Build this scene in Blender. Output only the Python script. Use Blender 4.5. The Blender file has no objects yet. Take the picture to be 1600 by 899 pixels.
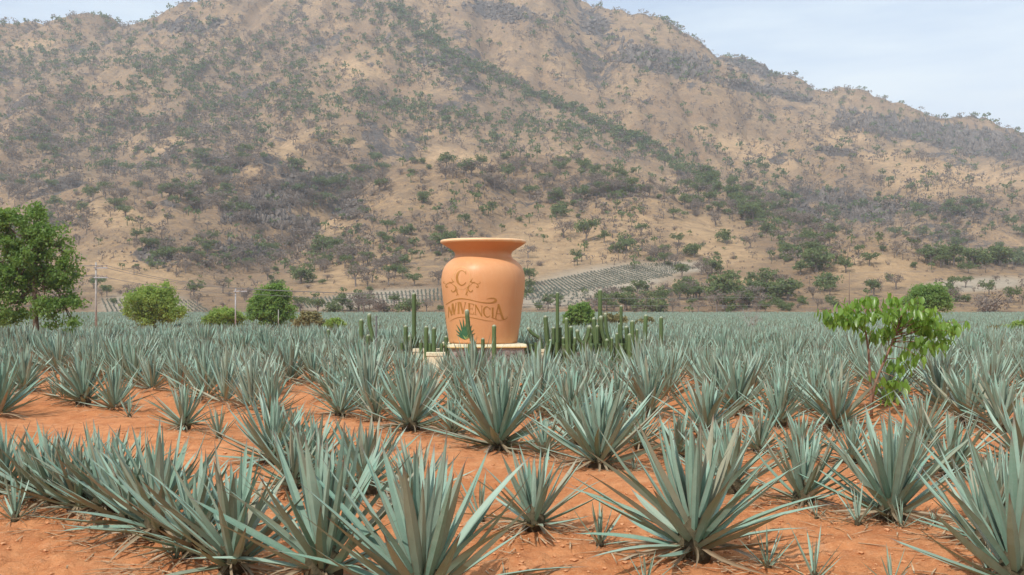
import bpy, math, random
import numpy as np
from mathutils import Vector, Matrix
from mathutils.bvhtree import BVHTree

random.seed(7)
rng = np.random.default_rng(7)
scene = bpy.context.scene
C = scene.collection

# ------------------------------------------------------------------ camera, sky, sun, exposure
F = 1600.0          # focal length in photograph pixels
HY = 475.0          # photograph row of the horizon
CH = 2.8            # eye height, metres
cam = bpy.data.cameras.new('camera')
cam.sensor_width = 36.0
cam.lens = 36.0
cam.shift_y = (HY - 449.5) / 1600.0
cam.clip_start = 0.1
cam.clip_end = 20000
co = bpy.data.objects.new('camera', cam)
co.location = (0, 0, CH)
co.rotation_euler = (math.radians(90), 0, 0)
C.objects.link(co)
scene.camera = co

SUN_EL, SUN_AZ = math.radians(48), math.radians(214)   # azimuth clockwise from +Y (view direction)
world = bpy.data.worlds.new('World')
scene.world = world
world.use_nodes = True
wn, wl = world.node_tree.nodes, world.node_tree.links
wn.clear()
w_out = wn.new('ShaderNodeOutputWorld')
w_bg = wn.new('ShaderNodeBackground')
w_bg.inputs['Strength'].default_value = 0.145
w_sky = wn.new('ShaderNodeTexSky')
w_sky.sky_type = 'NISHITA'
w_sky.sun_disc = False
w_sky.sun_elevation = SUN_EL
w_sky.sun_rotation = SUN_AZ
w_sky.altitude = 1200
w_sky.air_density = 1.0
w_sky.dust_density = 1.5
w_sky.ozone_density = 1.5
# thin high cloud, spread over the whole sky
w_tc = wn.new('ShaderNodeTexCoord')
w_map = wn.new('ShaderNodeMapping')
w_map.inputs['Scale'].default_value = (1.2, 1.2, 7.0)
w_noise = wn.new('ShaderNodeTexNoise')
w_noise.inputs['Scale'].default_value = 2.2
w_noise.inputs['Detail'].default_value = 6
w_noise.inputs['Roughness'].default_value = 0.52
w_ramp = wn.new('ShaderNodeMapRange')
w_ramp.inputs['From Min'].default_value = 0.36
w_ramp.inputs['From Max'].default_value = 0.64
w_ramp.inputs['To Min'].default_value = 0.42
w_ramp.inputs['To Max'].default_value = 1.0
w_mix = wn.new('ShaderNodeMix')
w_mix.data_type = 'RGBA'
w_mix.inputs['B'].default_value = (5.75, 6.55, 7.0, 1)
wl.new(w_tc.outputs['Generated'], w_map.inputs['Vector'])
wl.new(w_map.outputs['Vector'], w_noise.inputs['Vector'])
wl.new(w_noise.outputs['Fac'], w_ramp.inputs['Value'])
wl.new(w_ramp.outputs['Result'], w_mix.inputs['Factor'])
wl.new(w_sky.outputs['Color'], w_mix.inputs['A'])
wl.new(w_mix.outputs['Result'], w_bg.inputs['Color'])
wl.new(w_bg.outputs['Background'], w_out.inputs['Surface'])

sun = bpy.data.lights.new('sun', 'SUN')
sun.energy = 4.1
sun.angle = math.radians(1.0)
sun.color = (1.0, 0.955, 0.89)
so = bpy.data.objects.new('sun', sun)
sd = Vector((math.sin(SUN_AZ) * math.cos(SUN_EL), math.cos(SUN_AZ) * math.cos(SUN_EL), math.sin(SUN_EL)))
so.rotation_euler = (-sd).to_track_quat('-Z', 'Y').to_euler()
so.location = (0, 0, 60)
C.objects.link(so)

scene.render.engine = 'CYCLES'
scene.view_settings.view_transform = 'Standard'
scene.view_settings.look = 'None'
scene.view_settings.gamma = 1
scene.view_settings.exposure = 0.20
scene.view_settings.use_curve_mapping = False
scene.cycles.use_denoising = True
scene.cycles.use_adaptive_sampling = False
scene.cycles.max_bounces = 6
scene.cycles.diffuse_bounces = 3
scene.cycles.volume_bounces = 1
scene.cycles.transparent_max_bounces = 8
scene.cycles.caustics_reflective = False
scene.cycles.caustics_refractive = False

# ------------------------------------------------------------------ helpers
def at(x, y, Y):
    """photograph pixel + distance -> world point"""
    return Vector(((x - 800) * Y / F, Y, CH + (HY - y) * Y / F))

def gp(x, y):
    """photograph pixel of a ground contact -> point on the flat ground"""
    Y = CH * F / (y - HY)
    return Vector(((x - 800) * Y / F, Y, 0))

def hash2(ix, iy, seed):
    h = (ix.astype(np.int64) * 374761393 + iy.astype(np.int64) * 668265263 + seed * 974711) & 0xffffffff
    h = ((h ^ (h >> 13)) * 1274126177) & 0xffffffff
    h = (h ^ (h >> 16)) & 0xffffffff
    return h / 4294967295.0

def vnoise(x, y, seed=0):
    ix, iy = np.floor(x), np.floor(y)
    fx, fy = x - ix, y - iy
    fx = fx * fx * fx * (fx * (fx * 6 - 15) + 10); fy = fy * fy * fy * (fy * (fy * 6 - 15) + 10)
    a = hash2(ix, iy, seed); b = hash2(ix + 1, iy, seed)
    c = hash2(ix, iy + 1, seed); d = hash2(ix + 1, iy + 1, seed)
    return (a * (1 - fx) + b * fx) * (1 - fy) + (c * (1 - fx) + d * fx) * fy

def fbm(x, y, seed=0, oct=5, gain=0.5):
    s, a, t = 0, 1.0, 0
    for k in range(oct):
        s = s + a * vnoise(x * 2 ** k + 17.3 * k, y * 2 ** k - 9.1 * k, seed + k); t += a; a *= gain
    return s / t

def ridged(x, y, seed=0, oct=4, gain=0.5):
    s, a, t = 0, 1.0, 0
    for k in range(oct):
        n = 1 - np.abs(2 * vnoise(x * 2 ** k + 5.7 * k, y * 2 ** k + 3.3 * k, seed + k) - 1)
        s = s + a * n * n; t += a; a *= gain
    return s / t

def np_mesh(name, V, polys, mats=(), col=None, smooth=True, mat_idx=None):
    """polys: list of int arrays (n,k)"""
    me = bpy.data.meshes.new(name)
    V = np.asarray(V, dtype=np.float32)
    me.vertices.add(len(V)); me.vertices.foreach_set('co', V.ravel())
    loops = np.concatenate([p.ravel() for p in polys]).astype(np.int32)
    tot = np.concatenate([np.full(len(p), p.shape[1]) for p in polys])
    start = np.concatenate([[0], np.cumsum(tot)[:-1]]).astype(np.int32)
    me.loops.add(len(loops)); me.loops.foreach_set('vertex_index', loops)
    me.polygons.add(len(tot)); me.polygons.foreach_set('loop_start', start)
    if mat_idx is not None: me.polygons.foreach_set('material_index', np.asarray(mat_idx, dtype=np.int32))
    me.update(calc_edges=True)
    me.polygons.foreach_set('use_smooth', np.full(len(tot), smooth, dtype=bool))
    for m in mats: me.materials.append(m)
    if col is not None:
        a = me.attributes.new('col', 'FLOAT_COLOR', 'POINT')
        a.data.foreach_set('color', np.asarray(col, dtype=np.float32).ravel())
    return me

class MB:
    """collects shapes into one mesh"""
    def __init__(self): self.v = []; self.f = []
    def add(self, v, f):
        o = len(self.v); self.v += [tuple(p) for p in v]; self.f += [tuple(i + o for i in q) for q in f]
    def box(self, x0, x1, y0, y1, z0, z1, rz=0, c=(0, 0)):
        P = []
        for z in (z0, z1):
            for x, y in ((x0, y0), (x1, y0), (x1, y1), (x0, y1)):
                P.append((c[0] + x * math.cos(rz) - y * math.sin(rz), c[1] + x * math.sin(rz) + y * math.cos(rz), z))
        self.add(P, [(3, 2, 1, 0), (4, 5, 6, 7), (0, 1, 5, 4), (1, 2, 6, 5), (2, 3, 7, 6), (3, 0, 4, 7)])
    def tube(self, pts, rad, n=8, cap=True, lobes=0, lobe_amp=0.0):
        pts = [Vector(p) for p in pts]; ring = []; k = len(pts)
        up = None
        for i, p in enumerate(pts):
            d = (pts[min(i + 1, k - 1)] - pts[max(i - 1, 0)]).normalized()
            if up is None:
                up = Vector((1, 0, 0)) if abs(d.x) < .8 else Vector((0, 1, 0))
            a = (up - d * up.dot(d)).normalized(); b = d.cross(a); up = a
            r = rad[i] if hasattr(rad, '__len__') else rad
            for j in range(n):
                t = 2 * math.pi * j / n
                rr = r * (1 - lobe_amp * (j % 2)) if lobes else r
                ring.append(p + (a * math.cos(t) + b * math.sin(t)) * rr)
        fs = []
        for i in range(k - 1):
            for j in range(n):
                fs.append((i * n + j, i * n + (j + 1) % n, (i + 1) * n + (j + 1) % n, (i + 1) * n + j))
        if cap:
            fs.append(tuple(range(n - 1, -1, -1))); fs.append(tuple((k - 1) * n + j for j in range(n)))
        self.add(ring, fs)
    def mesh(self, name, mat, smooth=False):
        me = bpy.data.meshes.new(name); me.from_pydata(self.v, [], self.f); me.update()
        if mat: me.materials.append(mat)
        if smooth: me.polygons.foreach_set('use_smooth', np.full(len(me.polygons), True, dtype=bool))
        return me

def link(name, data, parent=None, loc=None, rot=None, scale=None):
    o = bpy.data.objects.new(name, data); C.objects.link(o)
    if parent is not None: o.parent = parent
    if loc is not None: o.location = loc
    if rot is not None: o.rotation_euler = rot
    if scale is not None: o.scale = (scale,) * 3 if not hasattr(scale, '__len__') else scale
    return o

def tag(o, label=None, cat=None, group=None, kind=None):
    if label: o['label'] = label
    if cat: o['category'] = cat
    if group: o['group'] = group
    if kind: o['kind'] = kind
    return o

def thing(name, loc, label, cat, group=None, rz=0):
    o = link(name, None, loc=loc, rot=(0, 0, rz)); o.empty_display_size = 0.2
    return tag(o, label, cat, group)

# ------------------------------------------------------------------ materials
class NT:
    def __init__(self, name):
        self.m = bpy.data.materials.new(name); self.m.use_nodes = True
        self.t = self.m.node_tree; self.n = self.t.nodes
        self.b = self.n['Principled BSDF']; self.out = self.n['Material Output']
    def new(self, t, **k):
        nd = self.n.new(t)
        for a, v in k.items():
            if a in nd.inputs: nd.inputs[a].default_value = v
            else: setattr(nd, a, v)
        return nd
    def l(self, a, b): self.t.links.new(a, b)
    def coord(self, which='Object'):
        if not hasattr(self, '_tc'): self._tc = self.new('ShaderNodeTexCoord')
        return self._tc.outputs[which]
    def noise(self, scale, detail=4, rough=0.55, vec=None, out='Fac', dist=0.0):
        nd = self.new('ShaderNodeTexNoise'); nd.inputs['Scale'].default_value = scale
        nd.inputs['Detail'].default_value = detail; nd.inputs['Roughness'].default_value = rough
        nd.inputs['Distortion'].default_value = dist
        self.l(vec if vec is not None else self.coord(), nd.inputs['Vector'])
        return nd.outputs[out]
    def rng(self, v, a, b, c=0.0, d=1.0):
        nd = self.new('ShaderNodeMapRange'); self.l(v, nd.inputs['Value'])
        for k, x in zip(('From Min', 'From Max', 'To Min', 'To Max'), (a, b, c, d)): nd.inputs[k].default_value = x
        return nd.outputs['Result']
    def mix(self, fac, A, B, blend='MIX'):
        nd = self.new('ShaderNodeMix'); nd.data_type = 'RGBA'; nd.blend_type = blend
        for s, v in (('Factor', fac), ('A', A), ('B', B)):
            if isinstance(v, (int, float)): nd.inputs[s].default_value = v
            elif isinstance(v, tuple): nd.inputs[s].default_value = (*v, 1) if len(v) == 3 else v
            else: self.l(v, nd.inputs[s])
        return nd.outputs['Result']
    def math(self, op, a, b=None):
        nd = self.new('ShaderNodeMath'); nd.operation = op
        for i, v in enumerate((a, b)):
            if v is None: continue
            if isinstance(v, (int, float)): nd.inputs[i].default_value = v
            else: self.l(v, nd.inputs[i])
        return nd.outputs[0]
    def sep(self, c):
        nd = self.new('ShaderNodeSeparateColor'); self.l(c, nd.inputs[0]); return nd.outputs
    def attr(self, name='col'):
        nd = self.new('ShaderNodeAttribute'); nd.attribute_name = name; return nd
    def rand(self):
        return self.new('ShaderNodeObjectInfo').outputs['Random']
    def bump(self, h, strength=0.5, dist=0.02):
        nd = self.new('ShaderNodeBump'); nd.inputs['Strength'].default_value = strength
        nd.inputs['Distance'].default_value = dist
        self.l(h, nd.inputs['Height']); self.l(nd.outputs['Normal'], self.b.inputs['Normal'])
    def color(self, c):
        if isinstance(c, tuple): self.b.inputs['Base Color'].default_value = (*c, 1)
        else: self.l(c, self.b.inputs['Base Color'])
    def set(self, rough=0.8, spec=0.3):
        self.b.inputs['Roughness'].default_value = rough
        self.b.inputs['Specular IOR Level'].default_value = spec
    def translucent(self, col, fac):
        tr = self.new('ShaderNodeBsdfTranslucent'); mx = self.new('ShaderNodeMixShader')
        mx.inputs[0].default_value = fac
        if isinstance(col, tuple): tr.inputs['Color'].default_value = (*col, 1)
        else: self.l(col, tr.inputs['Color'])
        self.l(self.b.outputs[0], mx.inputs[1]); self.l(tr.outputs[0], mx.inputs[2])
        self.l(mx.outputs[0], self.out.inputs['Surface'])

M = {}
# red earth
n = NT('red_earth'); P = n.coord('Object')
c1 = n.mix(n.rng(n.noise(0.35, 5), .35, .68), (0.50, 0.190, 0.070), (0.62, 0.285, 0.130))
c2 = n.mix(n.rng(n.noise(3.0, 6, .65), .42, .66, 0, .75), c1, (0.40, 0.135, 0.050))
c3 = n.mix(n.rng(n.noise(26, 4, .7), .52, .72, 0, .6), c2, (0.68, 0.38, 0.20))
c3 = n.mix(n.rng(n.noise(.9, 5, .7, dist=.8), .50, .68, 0, .55), c3, (0.36, .135, .058))
c3 = n.mix(n.rng(n.noise(1.6, 5, .6), .60, .74, 0, .6), c3, (0.66, .40, .24))
n.color(c3); n.set(.95, .1)
hb = n.math('ADD', n.noise(9, 6, .7), n.math('MULTIPLY', n.noise(55, 4, .7), .35))
n.bump(hb, .9, .06); M['earth'] = n.m

# agave leaf: attribute col = (along, across, random, dryness)
def agave_mat(name, use_obj):
    n = NT(name); a = n.attr(); s = n.sep(a.outputs['Color']); al, ac, rd = s[0], s[1], s[2]
    r = n.rand() if use_obj else rd
    base = n.mix(r, (0.165, 0.285, 0.212), (0.285, 0.385, 0.308))
    base = n.mix(n.rng(n.noise(3.2, 4, .6), .42, .72, 0, .45), base, (0.255, 0.320, 0.235))
    st = n.noise(40, 2, .5)
    base = n.mix(n.rng(st, .45, .7, 0, .18), base, (0.34, 0.41, 0.355))
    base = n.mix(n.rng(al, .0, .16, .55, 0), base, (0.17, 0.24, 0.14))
    edge = n.math('MULTIPLY', n.rng(ac, .80, 1.0), n.rng(n.noise(9, 3), .35, .65, .1, .65))
    base = n.mix(edge, base, (0.20, 0.105, 0.065))
    base = n.mix(n.rng(al, .87, .97, 0, .9), base, (0.17, 0.11, 0.095))
    blot = n.math('MULTIPLY', n.rng(n.noise(1.7, 5, .7, dist=.6), .60, .70), n.rng(rd, .35, .9))
    base = n.mix(n.math('MULTIPLY', blot, .5), base, (0.26, 0.155, 0.105))
    base = n.mix(a.outputs['Alpha'], base, n.mix(n.noise(6, 3), (0.20, 0.125, 0.075), (0.42, 0.30, 0.185)))
    n.color(base); n.set(.50, .30)
    n.bump(n.noise(14, 3), .15, .01)
    return n.m
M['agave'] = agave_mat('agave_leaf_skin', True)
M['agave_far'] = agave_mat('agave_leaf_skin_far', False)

def simple(name, cols, scale, rough=.85, spec=.2, bump=None, obj_rand=0.0):
    n = NT(name)
    c = n.mix(n.rng(n.noise(scale, 5, .6), .35, .68), cols[0], cols[1])
    if len(cols) > 2: c = n.mix(n.rng(n.noise(scale * 4.3, 4, .65), .52, .68), c, cols[2])
    if obj_rand: c = n.mix(n.rng(n.rand(), 0, 1, 0, obj_rand), c, (.04, .035, .03))
    n.color(c); n.set(rough, spec)
    if bump: n.bump(n.noise(bump[0], 5, .65), bump[1], bump[2])
    return n.m
M['dusty'] = simple('dusty_agave', [(0.135, .155, .12), (0.21, .23, .185)], .2)
M['core'] = simple('agave_stem', [(0.055, .05, .03), (0.13, .10, .06)], 12, .9, .1, (30, .8, .03))
M['dry'] = simple('dry_leaf', [(0.33, .22, .13), (0.56, .42, .27), (.24, .15, .09)], 9, .85, .15)
M['bark'] = simple('bark', [(0.13, .095, .07), (0.22, .165, .125)], 7, .9, .1, (18, .7, .03))
M['sap_bark'] = simple('young_bark', [(0.20, .105, .07), (0.28, .17, .12)], 9, .8, .2)
M['grey_bark'] = simple('grey_bark', [(0.15, .125, .11), (0.25, .215, .19)], 3, .95, .1)
M['wood_pole'] = simple('pole_concrete', [(0.30, .285, .265), (0.42, .40, .37)], 3, .9, .2)
M['steel'] = simple('dull_steel', [(0.30, .30, .31), (0.42, .42, .43)], 5, .5, .5)
M['insul'] = simple('insulator', [(0.30, .18, .13), (0.42, .36, .33)], 5, .35, .5)
M['wire'] = simple('wire', [(0.14, .14, .14), (0.20, .20, .20)], 1, .6, .4)
M['cream'] = simple('cream_plaster', [(0.66, .60, .41), (0.75, .69, .50), (.55, .48, .33)], 1.6, .8, .2, (12, .3, .02))
M['white'] = simple('white_paint', [(0.70, .71, .70), (0.80, .80, .78)], 2, .6, .3)
M['mortar'] = simple('mortar', [(0.34, .31, .27), (0.46, .42, .37)], 6, .95, .1, (25, .8, .03))
M['kerb'] = simple('pale_stone', [(0.50, .45, .38), (0.62, .57, .49), (.36, .30, .24)], 3, .9, .15, (14, .6, .04))
M['clod'] = simple('soil_clod', [(0.46, .19, .08), (0.60, .32, .17)], 6, .95, .1)
n = NT('stone')
c = n.mix(n.rand(), (0.085, .078, .075), (0.235, .185, .165))
c = n.mix(n.rng(n.noise(7, 5, .65), .4, .7, 0, .6), c, (0.29, .245, .22))
n.color(c); n.set(.85, .25); n.bump(n.noise(15, 5, .7), .6, .03); M['stone'] = n.m

n = NT('cactus_skin'); a = n.attr(); s = n.sep(a.outputs['Color'])
c = n.mix(s[2], (0.030, 0.072, 0.018), (0.070, 0.125, 0.036))
c = n.mix(n.rng(n.noise(2.5, 4), .5, .7, 0, .35), c, (0.14, .155, .07))
c = n.mix(s[1], c, (0.20, .25, .12))          # spiny rib crests
c = n.mix(n.rng(s[0], .80, .95, 0, .8), c, (0.50, .50, .38))   # woolly tip
n.color(c); n.set(.6, .3); M['cactus'] = n.m

def leaf_mat(name, dark, light, trans, tf=.3, rough=.5, spec=.3):
    n = NT(name); a = n.attr(); s = n.sep(a.outputs['Color'])
    c = n.mix(s[2], dark, light)
    c = n.mix(n.rng(n.noise(.7, 3), .4, .68, 0, .5), c, tuple(x * .8 for x in dark))
    n.color(c); n.set(rough, spec); n.translucent(trans, tf); return n.m
M['leaf_tree'] = leaf_mat('tree_leaves', (0.080, .160, .040), (0.225, .325, .085), (.28, .45, .08), .40)
M['leaf_bright'] = leaf_mat('light_tree_leaves', (0.165, .265, .055), (0.33, .43, .11), (.40, .54, .10), .42, .6)
M['leaf_mid'] = leaf_mat('mid_tree_leaves', (0.115, .215, .050), (0.25, .36, .10), (.30, .46, .09), .42, .6)
M['leaf_olive'] = leaf_mat('olive_shrub_leaves', (0.17, .165, .065), (0.30, .25, .11), (.30, .28, .1), .2, .7)
M['hill_green'] = leaf_mat('hill_tree_leaves', (0.080, .122, .048), (0.185, .225, .090), (.2, .26, .08), .25, .8, .1)
M['hill_grey'] = leaf_mat('hill_twigs', (0.165, .135, .112), (0.285, .235, .192), (.25, .2, .16), .2, .9, .05)
M['hill_rock'] = simple('outcrop_rock', [(0.085, .075, .068), (0.175, .148, .128), (.25, .21, .175)], .12, .95, .1)
M['hill_red'] = leaf_mat('hill_red_twigs', (0.20, .125, .09), (0.28, .18, .13), (.2, .12, .1), .1, .9, .05)

n = NT('sapling_leaf'); a = n.attr(); s = n.sep(a.outputs['Color'])
c = n.mix(n.rand(), (0.11, .215, .030), (0.27, .40, .085))
c = n.mix(n.rng(s[1], 0, .14, .5, 0), c, (0.27, .36, .14))
n.color(c); n.set(.33, .5); n.translucent((.34, .55, .07), .42); M['sap_leaf'] = n.m

n = NT('orange_paint')
c = n.mix(n.rng(n.noise(.7, 3), .35, .7), (0.595, .285, .122), (0.640, .322, .148))
c = n.mix(n.rng(n.noise(4, 5, .7), .55, .8, 0, .25), c, (0.66, .30, .12))
st = n.mix(n.rng(n.noise(1.4, 6, .75, dist=.4), .48, .68, 0, .38), c, (0.60, .25, .10)); sm = n.new('ShaderNodeMapping'); n.l(n.coord(), sm.inputs['Vector']); sm.inputs['Scale'].default_value = (5, 5, .35)
c = n.mix(n.rng(n.noise(1.0, 5, .7, vec=sm.outputs['Vector']), .52, .72, 0, .30), st, (0.68, .40, .22))
n.color(c); n.set(.65, .2); n.bump(n.noise(6, 5, .6), .12, .02)
n.b.inputs['Coat Weight'].default_value = .18; n.b.inputs['Coat Roughness'].default_value = .38
n.b.inputs['Coat IOR'].default_value = 1.75
M['jar'] = n.m
M['rim'] = simple('rim_edge_paint', [(0.74, .44, .22), (0.79, .52, .30)], 3, .5, .4)
M['brown'] = simple('brown_paint', [(0.36, .165, .035), (0.43, .21, .055)], 4, .5, .3)
M['tan'] = simple('faint_tan_paint', [(0.60, .33, .13), (0.66, .37, .16)], 4, .5, .3)
M['grey_paint'] = simple('faint_grey_paint', [(0.50, .27, .13), (0.56, .31, .15)], 4, .5, .3)
M['dkgreen'] = simple('green_paint', [(0.030, .10, .050), (0.06, .16, .075)], 5, .5, .3)
M['ltgreen'] = simple('light_green_paint', [(0.25, .32, .09), (0.38, .42, .14)], 5, .5, .3)
M['gold'] = simple('ochre_paint', [(0.62, .43, .16), (0.70, .52, .22)], 2, .6, .3)

# ------------------------------------------------------------------ ground sheet
def build_ground():
    ys = [-3000, -1200, -500, -200, -80, -30, -10, 0, 2.5, 4.5]
    py = 1080.0
    while py > 489:
        ys.append(CH * F / (py - HY)); py -= 2.2 if py > 560 else 1.2
    ys += [330, 360, 420, 700, 1500, 4000]
    ys = np.array(sorted(set(ys)))
    cs = np.linspace(-1, 1, 460)
    w = np.maximum(0.66 * np.abs(ys), 0.66 * 4.5)
    outer = np.array([0.01, .04, .15, .5, 1.0])
    X = []
    for y, ww in zip(ys, w):
        xo = ww + (4000 - ww) * outer
        X.append(np.concatenate([-xo[::-1], cs * ww, xo]))
    X = np.array(X); Y = np.repeat(ys[:, None], X.shape[1], 1)
    near = np.clip((95 - np.abs(Y)) / 60, 0, 1)
    # soil relief: rows slightly raised, furrows between, clods
    u = (X * 0.79 + Y * 0.61)
    Z = near * (0.055 * (np.sin(u * 2 * math.pi / 3.4) ) + 0.15 * (fbm(X * .35, Y * .35, 3, 3) - .5)
                + 0.075 * (fbm(X * 1.7, Y * 1.7, 11, 4, .55) - .5) + 0.07 * (ridged(X * 4.5, Y * 4.5, 21, 3) - .4) * (np.abs(Y) < 40))
    Z -= np.clip((np.abs(Y) - 300) / 60, 0, 1) * 4.0
    V = np.stack([X, Y, Z], -1).reshape(-1, 3)
    r, c = X.shape
    i = (np.arange(r - 1)[:, None] * c + np.arange(c - 1)[None]).ravel()
    Q = np.stack([i, i + 1, i + c + 1, i + c], -1)
    o = link('ground', np_mesh('ground', V, [Q], [M['earth']])); o['kind'] = 'structure'
    bv = BVHTree.FromPolygons([tuple(p) for p in V.tolist()], Q.tolist())
    return bv
G_BVH = build_ground()
def gz(x, y):
    h = G_BVH.ray_cast(Vector((x, y, 60)), Vector((0, 0, -1)))
    return h[0].z if h[0] is not None else 0.0

# ------------------------------------------------------------------ mountain
RIDGES = [  # (points as px, py, distance), slope
    ([(-900, 190, 1000), (-500, 120, 1030), (-200, 75, 1080), (0, 50, 1150), (100, 42, 1180), (200, 38, 1200), (290, 16, 1235),
      (340, 0, 1250), (480, -55, 1300), (620, -95, 1350), (760, -80, 1370), (850, -42, 1390), (905, -2, 1400), (935, 16, 1400),
      (1000, 45, 1400), (1100, 80, 1400), (1200, 112, 1380), (1300, 135, 1350), (1400, 160, 1330), (1500, 184, 1310),
      (1600, 202, 1290), (1800, 250, 1260), (2100, 310, 1230), (2500, 390, 1200)], 0.62),
    ([(620, -95, 1350), (632, 10, 1180), (700, 82, 1020), (780, 122, 930), (860, 160, 850), (940, 195, 780), (1010, 228, 710),
      (1090, 268, 630), (1150, 312, 560), (1205, 365, 480), (1245, 418, 410)], 0.60),
    ([(700, 95, 1000), (640, 125, 900), (590, 158, 820), (520, 196, 730), (450, 232, 660), (385, 272, 590), (330, 318, 520), (300, 372, 450)], 0.55),
    ([(-60, 60, 1120), (20, 160, 900), (90, 250, 690), (170, 305, 560), (225, 335, 500), (250, 400, 420)], 0.50),
    ([(760, 240, 640), (740, 310, 520), (720, 380, 430)], 0.40),
    ([(600, 230, 640), (615, 330, 500), (620, 400, 420)], 0.46),
    ([(930, 270, 610), (980, 350, 480), (990, 410, 400)], 0.42),
    ([(1600, 230, 1150), (1540, 320, 800), (1480, 390, 580)], 0.46),
    ([(1275, 432, 385), (1315, 410, 385), (1365, 399, 385), (1410, 410, 390), (1450, 432, 390)], 0.42),
    ([(1330, 180, 1150), (1400, 290, 850), (1440, 370, 620)], 0.42),
    ([(1060, 120, 1260), (1150, 210, 1010), (1230, 290, 820)], 0.40),
]
def ridge_height(X, Y):
    H = np.clip((Y - 262) * 0.072, -3, 30) * 1.0
    H = H + np.clip(Y - 262, 0, 60) / 60 * 3 * (fbm(X / 60, Y / 60, 77, 3) - .35)
    k = 9.0
    acc = np.exp(H / k)
    for pts, s in RIDGES:
        best = np.full(X.shape, -1e3)
        P = [at(*p) for p in pts]
        for a, b in zip(P[:-1], P[1:]):
            dx, dy = b.x - a.x, b.y - a.y
            t = np.clip(((X - a.x) * dx + (Y - a.y) * dy) / (dx * dx + dy * dy + 1e-6), 0, 1)
            d = np.hypot(X - a.x - t * dx, Y - a.y - t * dy)
            best = np.maximum(best, a.z + t * (b.z - a.z) - s * np.sqrt(d * d + 14 ** 2) + s * 14)
        acc = acc + np.exp(np.clip(best / k, -60, 80))
    return k * np.log(acc)

def proj(X, Y, Z):
    return 800 + X * F / Y, HY - (Z - CH) * F / Y

def blob(px, py, cx, cy, rx, ry, rot=0):
    c, s = math.cos(math.radians(rot)), math.sin(math.radians(rot))
    dx, dy = px - cx, py - cy
    u = (dx * c + dy * s) / rx; v = (-dx * s + dy * c) / ry
    return np.exp(-(u * u + v * v) ** 1.5)

ROCK = [(1040, 98, 75, 28, 12), (1450, 208, 150, 26, 8), (1565, 236, 70, 20, 4), (1340, 325, 60, 26, 15), (420, 315, 80, 22, -20),
        (480, 282, 70, 16, -12), (440, 345, 60, 22, 12), (540, 325, 30, 30, 0), (960, 300, 50, 14, 4), (240, 400, 45, 18, 10), (380, 390, 70, 20, 4),
        (930, 40, 40, 26, 30), (1300, 235, 40, 10, 5), (1180, 105, 60, 16, 14), (680, 95, 40, 12, 10), (1255, 335, 40, 22, 20), (1470, 330, 90, 12, 8),
        (1190, 140, 90, 12, 12), (300, 40, 60, 12, -8), (780, 20, 70, 20, 10)]
PALE = [(940, 440, 130, 26, -8), (580, 468, 110, 13, -6), (230, 480, 80, 22, 0), (1060, 418, 60, 10, -3), (1520, 445, 90, 12, -4), (870, 465, 70, 16, -6)]

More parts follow.
